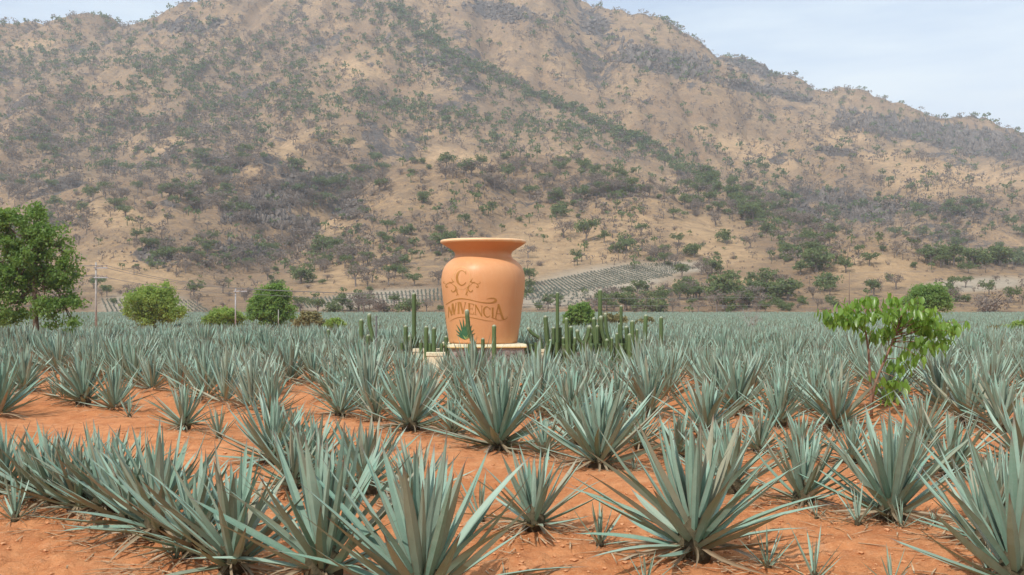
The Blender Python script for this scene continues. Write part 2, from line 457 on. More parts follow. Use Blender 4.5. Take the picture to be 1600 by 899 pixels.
GOLD = [(1360, 422, 85, 26, 5), (870, 385, 130, 42, -4), (420, 252, 85, 16, -33), (560, 430, 75, 26, -14), (1110, 380, 70, 36, 20), (200, 420, 90, 26, 6), (480, 345, 55, 15, 8), (1500, 275, 120, 18, 4), (1170, 440, 60, 10, 0),
        (560, 108, 45, 16, 10), (680, 245, 90, 16, 8), (180, 340, 70, 20, 10), (1180, 240, 70, 20, 20), (1400, 250, 60, 12, 5), (620, 215, 60, 12, 0), (1320, 215, 40, 14, 0), (240, 225, 50, 14, 0), (60, 70, 40, 8, 0), (1430, 290, 60, 16, 5), (990, 350, 40, 20, 10)]
def build_mountain():
    px = np.arange(-900, 2500, 5.0)
    d = [250.0]
    while d[-1] < 1750: d.append(d[-1] + 1.6 + (d[-1] - 250) * 0.0052)
    d = np.array(d)
    Y = np.repeat(d[:, None], len(px), 1); X = (px[None] - 800) * Y / F
    H = ridge_height(X, Y)
    up = np.clip((H - 6) / 60, 0, 1)
    wx = X + 25 * (fbm(X / 130, Y / 130, 61, 3) - .5); wy = Y + 25 * (fbm(X / 130, Y / 130, 71, 3) - .5)
    H = H - up * 50 * (ridged(wx / 170, wy / 380, 5, 3) - .35) - up * 22 * (ridged(wx / 62, wy / 230, 8, 3) - .4)          # gullies
    H = H + up * 9 * (fbm(wx / 60, wy / 60, 15, 3) - .5) + np.clip(up + .1, 0, 1) * 4.5 * (fbm(X / 17, Y / 17, 25, 4, .6) - .5)
    QX, QY = proj(X, Y, H)
    wob = 24 * (fbm(X / 40, Y / 40, 33, 4) - .5)
    rock = np.zeros_like(H)
    for b in ROCK: rock = np.maximum(rock, blob(QX + wob * 2, QY + wob, b[0], b[1], b[2] * .9, b[3] * .72, b[4]))
    slope_n = ridged(X / 26, Y / 40, 44, 4)
    rock = np.clip(rock * 1.5 * (0.45 + slope_n) - .12, 0, 1)
    rock = np.maximum(rock, np.clip((fbm(X / 45, Y / 45, 52, 4) - .60) * 6, 0, 1) * .6 * up)
    # cliffs: stepped, jagged ledges where the rock breaks through
    step = 9.0
    q = H / step; fr = q - np.floor(q)
    terr = (np.floor(q) + np.clip((fr - .35) / .3, 0, 1)) * step
    H = H + rock * up * ((terr - H) * .95 + 5.5 * (ridged(X / 9, Y / 9, 91, 3) - .4))
    H = np.where(Y < 262, -2.5, H)
    pale = np.zeros_like(H)
    for b in PALE: pale = np.maximum(pale, blob(QX + wob * .4, QY + wob * .15, *b))
    pale = np.clip(pale * 1.7 - .3, 0, 1) * (Y < 620)
    # how much scrub litters the ground
    scr = np.clip((scrub_density(QX, QY) - .2) * 1.1 + .7 * (fbm(X / 35, Y / 35, 83, 4) - .5), 0, 1)
    gold = np.zeros_like(H)
    for b in GOLD: gold = np.maximum(gold, blob(QX + wob, QY + wob * .5, *b))
    gold = np.clip(gold * 1.6 - .15 + .5 * (fbm(X / 22, Y / 22, 201, 4) - .5), 0, 1) * (1 - rock)
    V = np.stack([X, Y, H], -1).reshape(-1, 3)
    col = np.stack([rock, pale, scr * (1 - gold), gold], -1).reshape(-1, 4)
    r, c = X.shape
    i = (np.arange(r - 1)[:, None] * c + np.arange(c - 1)[None]).ravel()
    Q = np.stack([i, i + 1, i + c + 1, i + c], -1)
    o = link('mountain', np_mesh('mountain', V, [Q], [M['hill']], col)); o['kind'] = 'structure'
    bv = BVHTree.FromPolygons([tuple(p) for p in V.tolist()], Q.tolist())
    return bv

# where the photograph shows more or less woody growth: (cx, cy, rx, ry, rot, amount)
DENS = [(60, 100, 120, 60, 0, .9), (300, 90, 220, 60, 5, 1.0), (150, 200, 200, 70, 5, .85), (370, 170, 120, 70, 10, .9), (460, 80, 120, 80, 0, .8),
        (300, 230, 150, 60, 10, .8), (440, 400, 160, 40, 0, .9), (560, 370, 60, 70, 20, .6), (640, 60, 110, 60, 30, .9), (760, 140, 160, 26, 27, 1.0),
        (920, 205, 140, 24, 24, 1.0), (1080, 270, 110, 20, 28, 1.0), (1210, 350, 90, 34, 30, 1.0), (650, 175, 150, 26, 5, .8), (560, 150, 60, 60, 0, .6),
        (850, 250, 180, 30, 10, .55), (950, 310, 90, 40, 0, .65), (1260, 390, 60, 40, 0, .9), (1040, 110, 90, 50, 10, .65), (1200, 130, 120, 34, 14, .8),
        (1460, 215, 160, 40, 8, .6), (1200, 220, 160, 70, 0, .55), (1400, 290, 160, 60, 0, .5), (1300, 165, 120, 30, 12, .6), (820, 40, 80, 50, 0, .6),
        (620, 490, 160, 12, 0, .6), (540, 484, 80, 12, 0, .5), (1080, 484, 120, 14, 0, .6), (1220, 462, 90, 14, 0, .6), (1530, 410, 90, 8, 0, .7), (1500, 474, 120, 10, 0, .6),
        (720, 320, 60, 70, 0, .5), (880, 320, 60, 30, 0, .4), (60, 300, 80, 60, 0, .5), (1000, 480, 60, 20, 0, .6), (350, 474, 120, 16, 0, .5), (640, 400, 50, 40, 0, .5)]
BARE = [(420, 250, 75, 14, -33, .9), (480, 345, 60, 14, 8, .6), (860, 390, 130, 40, -4, .85), (560, 430, 70, 26, -14, .8), (1100, 380, 70, 40, 20, .75),
        (200, 420, 90, 26, 6, .8), (1360, 422, 95, 30, 5, 1.0), (1240, 425, 60, 14, 0, .7), (1500, 440, 80, 14, 0, .8), (1170, 425, 60, 14, 0, .8), (1160, 440, 60, 10, 0, .6), (560, 110, 50, 24, 0, .5), (680, 250, 120, 20, 10, .4),
        (960, 440, 130, 26, -6, .95), (590, 468, 100, 12, -6, .8), (880, 130, 50, 50, 0, .4), (1060, 190, 80, 50, 10, .45), (1500, 275, 110, 20, 4, .5), (180, 330, 60, 20, 0, .5), (600, 220, 50, 20, 0, .5)]
def scrub_density(px, py):
    d = 0.40 * np.ones_like(px, dtype=float)
    for cx, cy, rx, ry, rot, a in DENS: d = np.maximum(d, a * blob(px, py, cx, cy, rx, ry, rot) + .0)
    for cx, cy, rx, ry, rot, a in BARE: d = d * (1 - a * blob(px, py, cx, cy, rx, ry, rot))
    return d

n = NT('dry_hillside'); a = n.attr(); s = n.sep(a.outputs['Color']); P = n.coord('Object')
grass = n.mix(n.rng(n.noise(.018, 5, .6), .42, .58), (0.315, .200, .112), (0.440, .290, .158))
grass = n.mix(n.rng(n.noise(.075, 6, .7), .46, .60, 0, .75), grass, (0.245, .172, .112))
grass = n.mix(n.rng(n.noise(.45, 4, .7), .56, .70, 0, .5), n.mix(n.rng(n.noise(.33, 5, .8), .47, .60, 0, .75), grass, (0.205, .155, .115)), (0.50, .355, .21))
lit = n.mix(n.rng(n.noise(.30, 5, .72), .40, .62), (0.205, .158, .118), (0.30, .215, .145))
g2 = n.mix(n.math('MULTIPLY', n.rng(s[2], 0, 1, .15, .8), n.rng(n.noise(.13, 6, .75), .44, .56)), grass, lit)
pale = n.mix(n.rng(n.noise(.25, 4, .7), .35, .7), (0.42, .35, .265), (0.52, .435, .33))
g2 = n.mix(n.math('MULTIPLY', a.outputs['Alpha'], n.rng(n.noise(.16, 5, .7), .38, .58, .25, .95)), g2, n.mix(n.noise(.5, 4, .7), (0.45, .295, .160), (0.59, .405, .235)))
g3 = n.mix(s[1], g2, pale)
rk = n.mix(n.rng(n.noise(.22, 6, .72), .36, .66), (0.070, .062, .058), (0.170, .145, .125))
rk = n.mix(n.rng(n.noise(.6, 4, .7), .55, .7, 0, .6), rk, (0.25, .21, .175))
rm = n.math('ADD', n.math('MULTIPLY', s[0], .95), n.math('MULTIPLY', n.math('SUBTRACT', n.noise(.085, 7, .8), .5), 3.0))
g4 = n.mix(n.rng(rm, .30, .52), g3, rk)
n.color(g4); n.set(.97, .05)
n.bump(n.math('ADD', n.noise(.25, 6, .7), n.noise(.9, 4, .7)), 1.0, 1.6); M['hill'] = n.m
T_BVH = build_mountain()

# the hill across the valley, behind the viewer (its outline shows in the glaze of the jar)
def back_hill():
    xs = np.linspace(-1800, 1800, 120); ts = np.linspace(0, 1, 16)
    top = 255 + 95 * (fbm(xs / 420 + 3, xs * 0 + 2.2, 9, 4) - .5) - 40 * np.tanh((xs - 60) / 200)
    X = np.repeat(xs[None], 16, 0); Y = -330 - ts[:, None] * 520 + 0 * X
    Z = -2 + top[None] * (ts[:, None] ** .8) + 8 * (fbm(X / 50, Y / 50, 31, 4) - .5) * ts[:, None]
    V = np.stack([X, Y, Z], -1).reshape(-1, 3)
    i = (np.arange(15)[:, None] * 120 + np.arange(119)[None]).ravel()
    Q = np.stack([i, i + 120, i + 121, i + 1], -1)
    o = link('hill', np_mesh('hill', V, [Q], [M['hill']], np.tile([0.0, 0, .7, 0], (len(V), 1)))); o['kind'] = 'structure'
back_hill()

# ------------------------------------------------------------------ haze
def haze():
    n = NT('haze_air'); n.n.remove(n.b)
    v = n.new('ShaderNodeVolumePrincipled')
    v.inputs['Color'].default_value = (0.80, 0.885, 1.0, 1)
    v.inputs['Density'].default_value = 0.00025
    v.inputs['Anisotropy'].default_value = 0.25
    n.l(v.outputs[0], n.out.inputs['Volume'])
    b = MB(); b.box(-4200, 4200, -3100, 4100, -8, 560)
    o = link('haze', b.mesh('haze', n.m)); o['kind'] = 'stuff'
haze()

# ------------------------------------------------------------------ jar on its pedestal
JY = CH * F / 100.0                # the pedestal meets the ground at photograph row 575
JS = JY / F                        # metres per photograph pixel at the jar
JC = Vector(((755 - 800) * JS, JY, 0))
def jz(py): return CH + (HY - py) * JS
PROF = [(53, 535.5), (55.5, 520), (58.5, 500), (61, 480), (63.2, 465), (64.8, 450), (65.3, 440), (64.6, 430), (62.6, 422), (58.5, 414.5), (52.5, 408.5),
        (47, 404.5), (44.5, 401), (44, 397.5), (45.5, 394), (50, 390.2), (56, 386.6), (61, 383.6), (64.5, 381.4)]
PR = [(r * JS, jz(y)) for r, y in PROF]
def r_of(h):
    for (r0, h0), (r1, h1) in zip(PR[:-1], PR[1:]):
        if h0 <= h <= h1: return r0 + (r1 - r0) * (h - h0) / (h1 - h0)
    return PR[0][0] if h < PR[0][1] else PR[-1][0]

def lathe(name, prof, mat, n=96):
    V, Q = [], []
    for r, z in prof:
        for k in range(n):
            a = 2 * math.pi * k / n; V.append((r * math.cos(a), r * math.sin(a), z))
    for i in range(len(prof) - 1):
        for k in range(n):
            Q.append((i * n + k, i * n + (k + 1) % n, (i + 1) * n + (k + 1) % n, (i + 1) * n + k))
    return np_mesh(name, V, [np.array(Q)], [mat])

def smooth_prof(p, sub=4):
    out = []
    for i in range(len(p) - 1):
        p0 = p[max(i - 1, 0)]; p1 = p[i]; p2 = p[i + 1]; p3 = p[min(i + 2, len(p) - 1)]
        for k in range(sub):
            t = k / sub
            out.append(tuple(.5 * (2 * b + (c - a) * t + (2 * a - 5 * b + 4 * c - d) * t * t + (-a + 3 * b - 3 * c + d) * t ** 3)
                             for a, b, c, d in zip(p0, p1, p2, p3)))
    out.append(p[-1]); return out

jar = thing('clay_jar', (JC.x, JC.y, 0), 'giant orange painted jar with lettering on a stone pedestal', 'jar')
SP = smooth_prof(PR)
body_prof = [(0.05, SP[0][1] + .02), (SP[0][0] - .1, SP[0][1] + .01)] + SP
link('body', lathe('jar_body', body_prof, M['jar']), jar)
lip = [(64.5 * JS, jz(381.4)), (66.2 * JS, jz(380.4)), (67 * JS, jz(379.2)), (67 * JS, jz(377.6)), (66.3 * JS, jz(376.4)), (65 * JS, jz(375.8)), (58 * JS, jz(379)), (46 * JS, jz(388)), (41 * JS, jz(398)), (42 * JS, jz(415))]
link('rim', lathe('jar_rim', lip, M['rim']), jar)

def jar_pt_px(px, py, off=.012):
    Zf = JY - 1.7
    for _ in range(8):
        h = CH + (HY - py) * Zf / F
        r = r_of(h); dx = (px - 800) * Zf / F - JC.x
        a = math.asin(max(-.995, min(.995, dx / r))); Zf = JY - r * math.cos(a)
    return jar_pt(a, h, off)
def jar_pt(a, h, off=.012):
    r = r_of(h) + off
    return Vector((r * math.sin(a), -r * math.cos(a), h))
def zp(zx, zy, oy=450):     # coordinates measured on an enlargement (x 7.494) of the photograph
    return (680 + zx / 7.494, oy + zy / 7.494)

def ribbon(mb, pts, w, mapper, off=.012, sub=5):
    """variable width stroke in the drawing plane, laid on the jar"""
    P = []
    for i in range(len(pts) - 1):
        p0 = pts[max(i - 1, 0)]; p1 = pts[i]; p2 = pts[i + 1]; p3 = pts[min(i + 2, len(pts) - 1)]
        ws = w if hasattr(w, '__len__') else [w] * len(pts)
        for k in range(sub + (1 if i == len(pts) - 2 else 0)):
            t = k / sub
            if len(pts) == 2: q = [p1[j] + (p2[j] - p1[j]) * t for j in (0, 1)]
            else: q = [.5 * (2 * p1[j] + (p2[j] - p0[j]) * t + (2 * p0[j] - 5 * p1[j] + 4 * p2[j] - p3[j]) * t * t + (-p0[j] + 3 * p1[j] - 3 * p2[j] + p3[j]) * t ** 3) for j in (0, 1)]
            P.append((q[0], q[1], ws[i] + (ws[i + 1] - ws[i]) * t))
    v = []
    for i, (x, y, ww) in enumerate(P):
        a = P[max(i - 1, 0)]; b = P[min(i + 1, len(P) - 1)]
        dx, dy = b[0] - a[0], b[1] - a[1]; L = math.hypot(dx, dy) or 1
        nx, ny = -dy / L * ww / 2, dx / L * ww / 2
        v.append(mapper(x + nx, y + ny, off)); v.append(mapper(x - nx, y - ny, off))
    mb.add(v, [(2 * i, 2 * i + 1, 2 * i + 3, 2 * i + 2) for i in range(len(P) - 1)])
mz = lambda oy: (lambda x, y, off: jar_pt_px(*zp(x, y, oy), off))

GLYPH = {  # strokes in a unit box (x right, y down): points, width (fraction of the box height)
    'N': [([(.12, .0), (.12, 1)], .05), ([(.12, .02), (.88, .98)], .14), ([(.88, 0), (.88, 1)], .05), ([(0, .01), (.25, .01)], .035), ([(0, .99), (.25, .99)], .035), ([(.74, .01), (1, .01)], .035)],
    'V': [([(.1, .02), (.5, 1)], .14), ([(.9, .02), (.5, 1)], .05), ([(-.02, .01), (.26, .01)], .035), ([(.74, .01), (1.02, .01)], .035)],
    'I': [([(.5, 0), (.5, 1)], .14), ([(.1, .01), (.9, .01)], .035), ([(.1, .99), (.9, .99)], .035)],
    'E': [([(.2, 0), (.2, 1)], .14), ([(.02, .015), (.9, .015)], .04), ([(.2, .48), (.7, .48)], .04), ([(.02, .985), (.95, .985)], .04), ([(.9, 0), (.9, .18)], .05), ([(.95, 1), (.95, .8)], .05), ([(.7, .38), (.7, .58)], .04)],
    'C': [([(.95, .2), (.72, .05), (.45, .02), (.18, .22), (.1, .5), (.2, .8), (.48, .98), (.75, .94), (.97, .78)], [.04, .05, .07, .13, .15, .13, .07, .05, .03]), ([(.95, .04), (.95, .26)], .05)],
    'O': [([(.5, .0), (.2, .12), (.06, .5), (.2, .88), (.5, 1), (.8, .88), (.94, .5), (.8, .12), (.5, .0)], [.05, .09, .15, .09, .05, .09, .15, .09, .05])],
    'A': [([(.42, .0), (.1, 1)], .05), ([(.40, .02), (.86, .98)], .14), ([(.2, .66), (.7, .66)], .04), ([(-.05, .985), (.25, .985)], .04), ([(.74, .985), (.98, .985)], .04)],
    'T': [([(.5, 0), (.5, 1)], .16), ([(.02, .03), (.98, .03)], .09)],
    'Q': [([(.5, .0), (.1, .2), (.1, .8), (.5, 1), (.9, .8), (.9, .2), (.5, .0)], .12), ([(.5, .75), (1, 1.1)], .1)],
    'U': [([(.1, 0), (.1, .75), (.5, 1), (.9, .75), (.9, 0)], .13)],
    'L': [([(.2, 0), (.2, 1)], .15), ([(.2, .96), (.95, .96)], .1)],
}
def glyph(ch, box, mapper, mat, name='letter', off=.012):
    """box = x0, x1, y top left, y top right, y bottom left, y bottom right"""
    x0, x1, tl, tr, bl, br = box; mb = MB()
    def mp(u, v, o):
        # u, v are in box-height units scaled to the box
        ux = u / asp
        x = x0 + (x1 - x0) * ux
        return mapper(x, (tl + (tr - tl) * ux) * (1 - v) + (bl + (br - bl) * ux) * v, o)
    asp = abs((x1 - x0) / (((bl - tl) + (br - tr)) / 2))
    for pts, w in GLYPH[ch]:
        ribbon(mb, [(x * asp, y) for x, y in pts], w, mp, off)
    return link(name, mb.mesh(name, mat), jar)

m1 = mz(450)
for ch, box in (('N', (152, 204, 232, 190, 348, 318)), ('V', (200, 250, 184, 174, 318, 305)), ('I', (258, 290, 170, 167, 304, 300)), ('V', (288, 362, 166, 172, 300, 303)),
                ('E', (384, 456, 178, 190, 305, 309)), ('N', (460, 556, 195, 212, 312, 336)), ('C', (558, 646, 210, 228, 334, 350)), ('I', (652, 690, 232, 232, 346, 358)),
                ('A', (692, 806, 186, 192, 362, 362))):
    glyph(ch, box, m1, M['brown'])
mang = lambda x, y, off: jar_pt(math.radians(x), y, off)
hT, hB = CH + (HY - 482) * JS * .96, CH + (HY - 499) * JS * .96
glyph('O', (-84, -71, hT, hT, hB, hB), mang, M['brown'])
glyph('C', (-104, -86, hT + .12, hT + .12, hB - .12, hB - .12), mang, M['brown'])
for pts, w in (([(126, 196), (180, 162), (230, 138), (300, 127), (380, 134), (450, 150), (530, 168), (610, 176), (670, 172), (708, 150), (690, 124), (640, 122), (600, 134)], [5, 8, 10, 12, 9, 8, 8, 10, 14, 30, 14, 7, 4]),
               ([(172, 394), (220, 364), (280, 346), (350, 342), (420, 348), (520, 366), (600, 384), (680, 390)], [3, 6, 8, 8, 7, 6, 5, 2]),
               ([(790, 366), (815, 368), (838, 356), (842, 334)], [8, 10, 9, 3]), ([(700, 370), (750, 378), (800, 376)], [3, 6, 5])):
    mb = MB(); ribbon(mb, pts, w, m1); link('flourish', mb.mesh('flourish', M['brown']), jar)
m2 = mz(360)
glyph('C', (244, 366, 470, 470, 646, 646), m2, M['brown'], 'emblem_letter', .016)
mb = MB()
for rx, ry, w in ((96, 130, 7),):
    ribbon(mb, [(314 + rx * math.cos(t * math.pi / 8), 560 + ry * math.sin(t * math.pi / 8)) for t in range(17)], w, m2)
link('emblem_oval', mb.mesh('emblem_oval', M['tan']), jar)
def scroll(sgn, cx):
    mb = MB()
    X = lambda d: cx + sgn * d
    for pts, w in (([(X(100), 640), (X(72), 668), (X(78), 706), (X(108), 722), (X(124), 700)], [4, 14, 16, 10, 14]),
                   ([(X(100), 640), (X(130), 618), (X(165), 622), (X(190), 650), (X(180), 668), (X(165), 660)], [4, 6, 7, 8, 11, 8]),
                   ([(X(92), 600), (X(120), 610), (X(150), 606)], [10, 9, 3]), ([(X(96), 606), (X(112), 585), (X(124), 562)], [10, 7, 3]),
                   ([(X(170), 628), (X(200), 626), (X(215), 610), (X(205), 602)], [3, 6, 7, 4]),
                   ([(X(55), 690), (X(60), 720), (X(52), 745), (X(66), 765)], [4, 12, 12, 3]), ([(X(52), 735), (X(36), 762)], [6, 2])):
        ribbon(mb, pts, w, m2)
    link('scrollwork', mb.mesh('scrollwork', M['brown']), jar)
scroll(1, 314); scroll(-1, 314)
for i, ch in enumerate('TEQUILA'):
    x0 = 218 + i * 32
    glyph(ch, (x0, x0 + (25 if ch != 'I' else 18), 368, 368, 408, 408), m2, M['grey_paint'])
mb = MB(); mb2 = MB()
for (tx, ty), w in (((285, 368), 26), ((326, 350), 28), ((250, 430), 26), ((240, 490), 26), ((250, 545), 26), ((368, 372), 28), ((405, 385), 26), ((434, 432), 24), ((456, 485), 24), ((470, 530), 22), ((300, 420), 26), ((395, 450), 26)):
    ribbon(mb, [(352, 600), ((352 * .55 + tx * .45), (600 * .55 + ty * .45)), (tx, ty)], [w * .6, w, 1], m1, .014)
for (tx, ty) in ((320, 545), (345, 560), (390, 540), (415, 560)):
    ribbon(mb2, [(355, 600), ((355 + tx) / 2 + 3, (600 + ty) / 2), (tx, ty)], [3, 6, 1], m1, .019)
link('painted_agave', mb.mesh('painted_agave', M['dkgreen']), jar)
link('painted_agave_light', mb2.mesh('painted_agave_light', M['ltgreen']), jar)
for sx in (-1, 1):
    mb = MB(); X = lambda d: 365 + sx * d
    ribbon(mb, [(X(95), 596), (X(120), 588), (X(135), 572), (X(120), 572)], [2, 5, 5, 2], m1); link('flourish', mb.mesh('flourish', M['tan']), jar)

# pedestal: mortar core, single stones, cream ledge
PRZ = math.radians(9)
ped = thing('stone_pedestal', (JC.x, JC.y, gz(JC.x, JC.y) - .12), 'rubble stone pedestal with cream ledge carrying the giant orange jar', 'pedestal', rz=PRZ)
pz0 = ped.location.z
hw = 1.56; ztop = jz(541.5) - pz0
mb = MB(); mb.box(-hw, hw, -hw, hw, 0, ztop - .002); link('core', mb.mesh('pedestal_core', M['mortar']), ped)
lg = MB(); hl = 1.66
lg.add([(x * hl, y * hl, z) for z in (ztop, ztop + .055, ) for x, y in ((-1, -1), (1, -1), (1, 1), (-1, 1))] +
       [(x * (hl - .03), y * (hl - .03), ztop + .15) for x, y in ((-1, -1), (1, -1), (1, 1), (-1, 1))],
       [(3, 2, 1, 0), (0, 1, 5, 4), (1, 2, 6, 5), (2, 3, 7, 6), (3, 0, 4, 7), (4, 5, 9, 8), (5, 6, 10, 9), (6, 7, 11, 10), (7, 4, 8, 11), (8, 9, 10, 11)])
link('ledge', lg.mesh('pedestal_ledge', M['cream']), ped)
lg2 = MB(); lg2.box(-hl - .012, hl + .012, -hl - .012, hl + .012, ztop + .01, ztop + .05); link('ledge_stripe', lg2.mesh('ledge_stripe', M['gold']), ped)
def stone_mesh(k):
    r = random.Random(k); m = 8; v = []
    ang = sorted((j + r.uniform(-.28, .28)) * 2 * math.pi / m for j in range(m))
    rad = [r.uniform(.8, 1.0) for _ in range(m)]
    for z, s in ((0, 1.0), (.6, .96), (1, .72)):
        for a, q in zip(ang, rad): v.append((q * s * math.cos(a), q * s * math.sin(a), z))
    v.append((r.uniform(-.1, .1), r.uniform(-.1, .1), 1.12))
    f = []
    for i in range(2):
        for j in range(m): f.append((i * m + j, i * m + (j + 1) % m, (i + 1) * m + (j + 1) % m, (i + 1) * m + j))
    for j in range(m): f.append((2 * m + j, 2 * m + (j + 1) % m, 3 * m))
    me = bpy.data.meshes.new('stone'); me.from_pydata(v, [], f); me.update(); me.materials.append(M['stone']); return me
STONES = [stone_mesh(k) for k in range(6)]
for face in range(4):
    rz = face * math.pi / 2; row = 0; z = .13
    while z < ztop - .08:
        x = -hw + .14 + (row % 2) * .1
        while x < hw - .1:
            w = random.uniform(.13, .20)
            o = link('stone', STONES[random.randrange(6)], ped)
            lx, lz = x + w * .5, z + random.uniform(-.03, .03)
            o.location = (math.cos(rz) * lx + math.sin(rz) * hw, math.sin(rz) * lx - math.cos(rz) * hw, lz)
            o.rotation_euler = Matrix.Rotation(rz, 3, 'Z').to_4x4().to_euler()
            o.rotation_euler = (Matrix.Rotation(rz, 4, 'Z') @ Matrix.Rotation(math.pi / 2, 4, 'X') @ Matrix.Rotation(random.uniform(0, 6.28), 4, 'Z')).to_euler()
            o.scale = (w * random.uniform(.8, .98), random.uniform(.12, .155), random.uniform(.035, .06))
            x += w * 1.62 + .03
        z += .255; row += 1

# cream planter walls and kerbs around the monument
def wall_box(name, label, cat, x0, x1, ytop, Y, dep, mat, rz=0, group=None, cap=None):
    a = at(x0, ytop, Y); b = at(x1, ytop, Y); cx = (a.x + b.x) / 2; g0 = gz(cx, Y) - .1
    t = thing(name, (cx, Y, g0), label, cat, group, rz)
    L = (b.x - a.x) / 2; h = a.z - g0
    mb = MB(); mb.box(-L, L, 0, dep, 0, h * .86); link('wall', mb.mesh('wall', mat), t)
    mb = MB(); mb.box(-L - .03, L + .03, -.03, dep + .03, h * .86 + .002, h); link('coping', mb.mesh('coping', cap or mat), t)
    return t
wall_box('planter_wall', 'longer low cream plaster wall behind the small planter box', 'wall', 646, 699, 545.5, 44.6, .5, M['cream'], .05)
wall_box('planter_box', 'small cream planter box in front of the longer cream wall', 'planter', 667, 694, 551.5, 42.6, .7, M['cream'], .05)
wall_box('planter_wall', 'low cream plaster wall among the thickest cacti', 'wall', 846, 880, 546, 44.0, .5, M['cream'], -.05)
for i, (x0, x1, py) in enumerate(((205, 262, 573), (398, 452, 571), (455, 520, 570), (525, 598, 571), (902, 945, 556))):
    Y = 43.2 + .25 * i; a = at(x0, py - 4, Y); b = at(x1, py - 4, Y)
    t = thing('stone_kerb', ((a.x + b.x) / 2, Y, gz(a.x, Y) - .05), 'pale stone kerb running between the agaves beside the monument', 'kerb', 'pale kerb stones round the monument')
    x = -(b.x - a.x) / 2
    while x < (b.x - a.x) / 2:
        w = random.uniform(.24, .42)
        mb = MB(); mb.box(x, x + w - .02, -.12, .12 + random.uniform(-.03, .03), 0, max(.12, a.z - t.location.z) + random.uniform(-.05, .04)); x += w
        link('kerb_stone', mb.mesh('kerb_stone', M['kerb']), t)
# long pale wall / rail behind the monument
def rail():
    Y = 78.0; a = at(815, 522, Y); b = at(914, 523, Y); t = thing('guard_rail', ((a.x + b.x) / 2, Y, 0), 'white topped roadside barrier behind the cacti', 'barrier')
    L = (b.x - a.x) / 2
    mb = MB(); mb.box(-L, L, -.05, .05, a.z - .10, a.z); link('top_rail', mb.mesh('top_rail', M['white']), t)
    mb = MB(); mb.box(-L, L, -.03, .03, a.z - .75, a.z - .12); link('panel', mb.mesh('panel', M['steel']), t)
    for k in range(5):
        mb = MB(); x = -L + .1 + k * (2 * L - .2) / 4; mb.box(x - .06, x + .06, .06, .18, -.3, a.z - .02); link('post', mb.mesh('post', M['steel']), t)
rail()

# ------------------------------------------------------------------ organ pipe cacti
def cactus_stem(pts, r, parent, origin):
    pts = [Vector(p) - origin for p in pts]
    # resample
    P = [pts[0]]
    for a, b in zip(pts[:-1], pts[1:]):
        for k in range(1, 5): P.append(a.lerp(b, k / 4))
    for _ in range(2):
        P = [P[0]] + [(P[i - 1] + P[i] * 2 + P[i + 1]) / 4 for i in range(1, len(P) - 1)] + [P[-1]]
    d = (P[-1] - P[-2]).normalized()
    rv_ = random.uniform(.78, 1.02); rad = [r * rv_ * (.72 + .28 * min(1, i / 5)) * random.uniform(.95, 1.05) for i in range(len(P))]; r = r * rv_
    for k in range(1, 4):
        t = k / 3 * math.pi / 2; P.append(P[len(rad) - k] if False else P[-1] + d * r * (math.sin(t) - math.sin((k - 1) / 3 * math.pi / 2)))
        rad.append(r * max(.12, math.cos(t)))
    n = 16; mb = MB(); mb.tube(P, rad, n, True, 8, .26)
    me = mb.mesh('stem', M['cactus'], True); k = len(P); rv = random.random()
    col = np.zeros((len(me.vertices), 4)); col[:, 3] = 1
    for i in range(k):
        for j in range(n): col[i * n + j] = (i / (k - 1), .55 if j % 2 == 0 else 0.0, rv, 1)
    a = me.attributes.new('col', 'FLOAT_COLOR', 'POINT'); a.data.foreach_set('color', col.astype(np.float32).ravel())
    return link('stem', me, parent)

def cactus(label, Y, base_px, stems, group=None):
    b = at(base_px, 560, Y); o = Vector((b.x, Y, gz(b.x, Y) - .05))
    t = thing('organ_pipe_cactus', o, label, 'cactus', group)
    for s in stems:
        pts, r = s; Yj = Y + random.uniform(-.35, .35)
        P = []
        foot = Vector((at(pts[-1][0], 560, Yj).x, Yj, o.z))
        P = [foot] + [at(x, y, Yj) for x, y in reversed(pts)]
        if (P[0] - P[1]).length < .05: P.pop(0)
        cactus_stem(P, r * Y / F, t, o)
    return t
S = lambda x, y, r=3.8, x2=None: ([(x, y), ((x + (x2 if x2 is not None else x)) / 2, 535), (x2 if x2 is not None else x, 552)], r)
cactus('slim cactus cluster with one bent stem standing apart beyond the cream wall', 45.5, 568, [S(564.5, 502), ([(577, 493), (577, 508), (582, 522), (580, 545)], 3.6), S(562, 533, 3.2), S(575, 526, 3.2), S(570, 540, 3)])
cactus('single stubby cactus stem in the agave rows far from the jar', 50, 513, [S(513, 517, 3.2)])
cactus('cactus with one tall pale stem rising behind the cream wall', 46.5, 647, [S(647, 461, 3.4), S(634, 512, 3.8), S(640, 527, 3.4, 643), S(652, 530, 3.2), S(628, 537, 3.2)])
cactus('short dark cactus columns growing over the cream planter box', 43.6, 680, [S(666, 513, 3.8), S(678, 515, 3.4), S(697, 528, 3.2), S(690, 540, 3), S(658, 537, 3), S(672, 541, 3), S(703, 541, 2.8)])
cactus('tall leaning cactus stem rising across the painted agave of the jar', 41.6, 738, [([(729.5, 487), (731, 505), (734, 522), (740, 537), (744, 552)], 3.6), S(734, 546, 3)])
cactus('upright cactus columns before the cream ledge of the pedestal', 41.8, 765, [S(772, 511, 4.0), S(754.5, 531, 3.6)])
cactus('cactus with one arm curling outward beside the pedestal', 44.5, 838, [([(826, 514), (831, 521), (839, 526), (845, 530), (846, 545)], 3.4), S(838, 536, 3.4), S(820, 540, 3.2), S(830, 543, 3.2)])
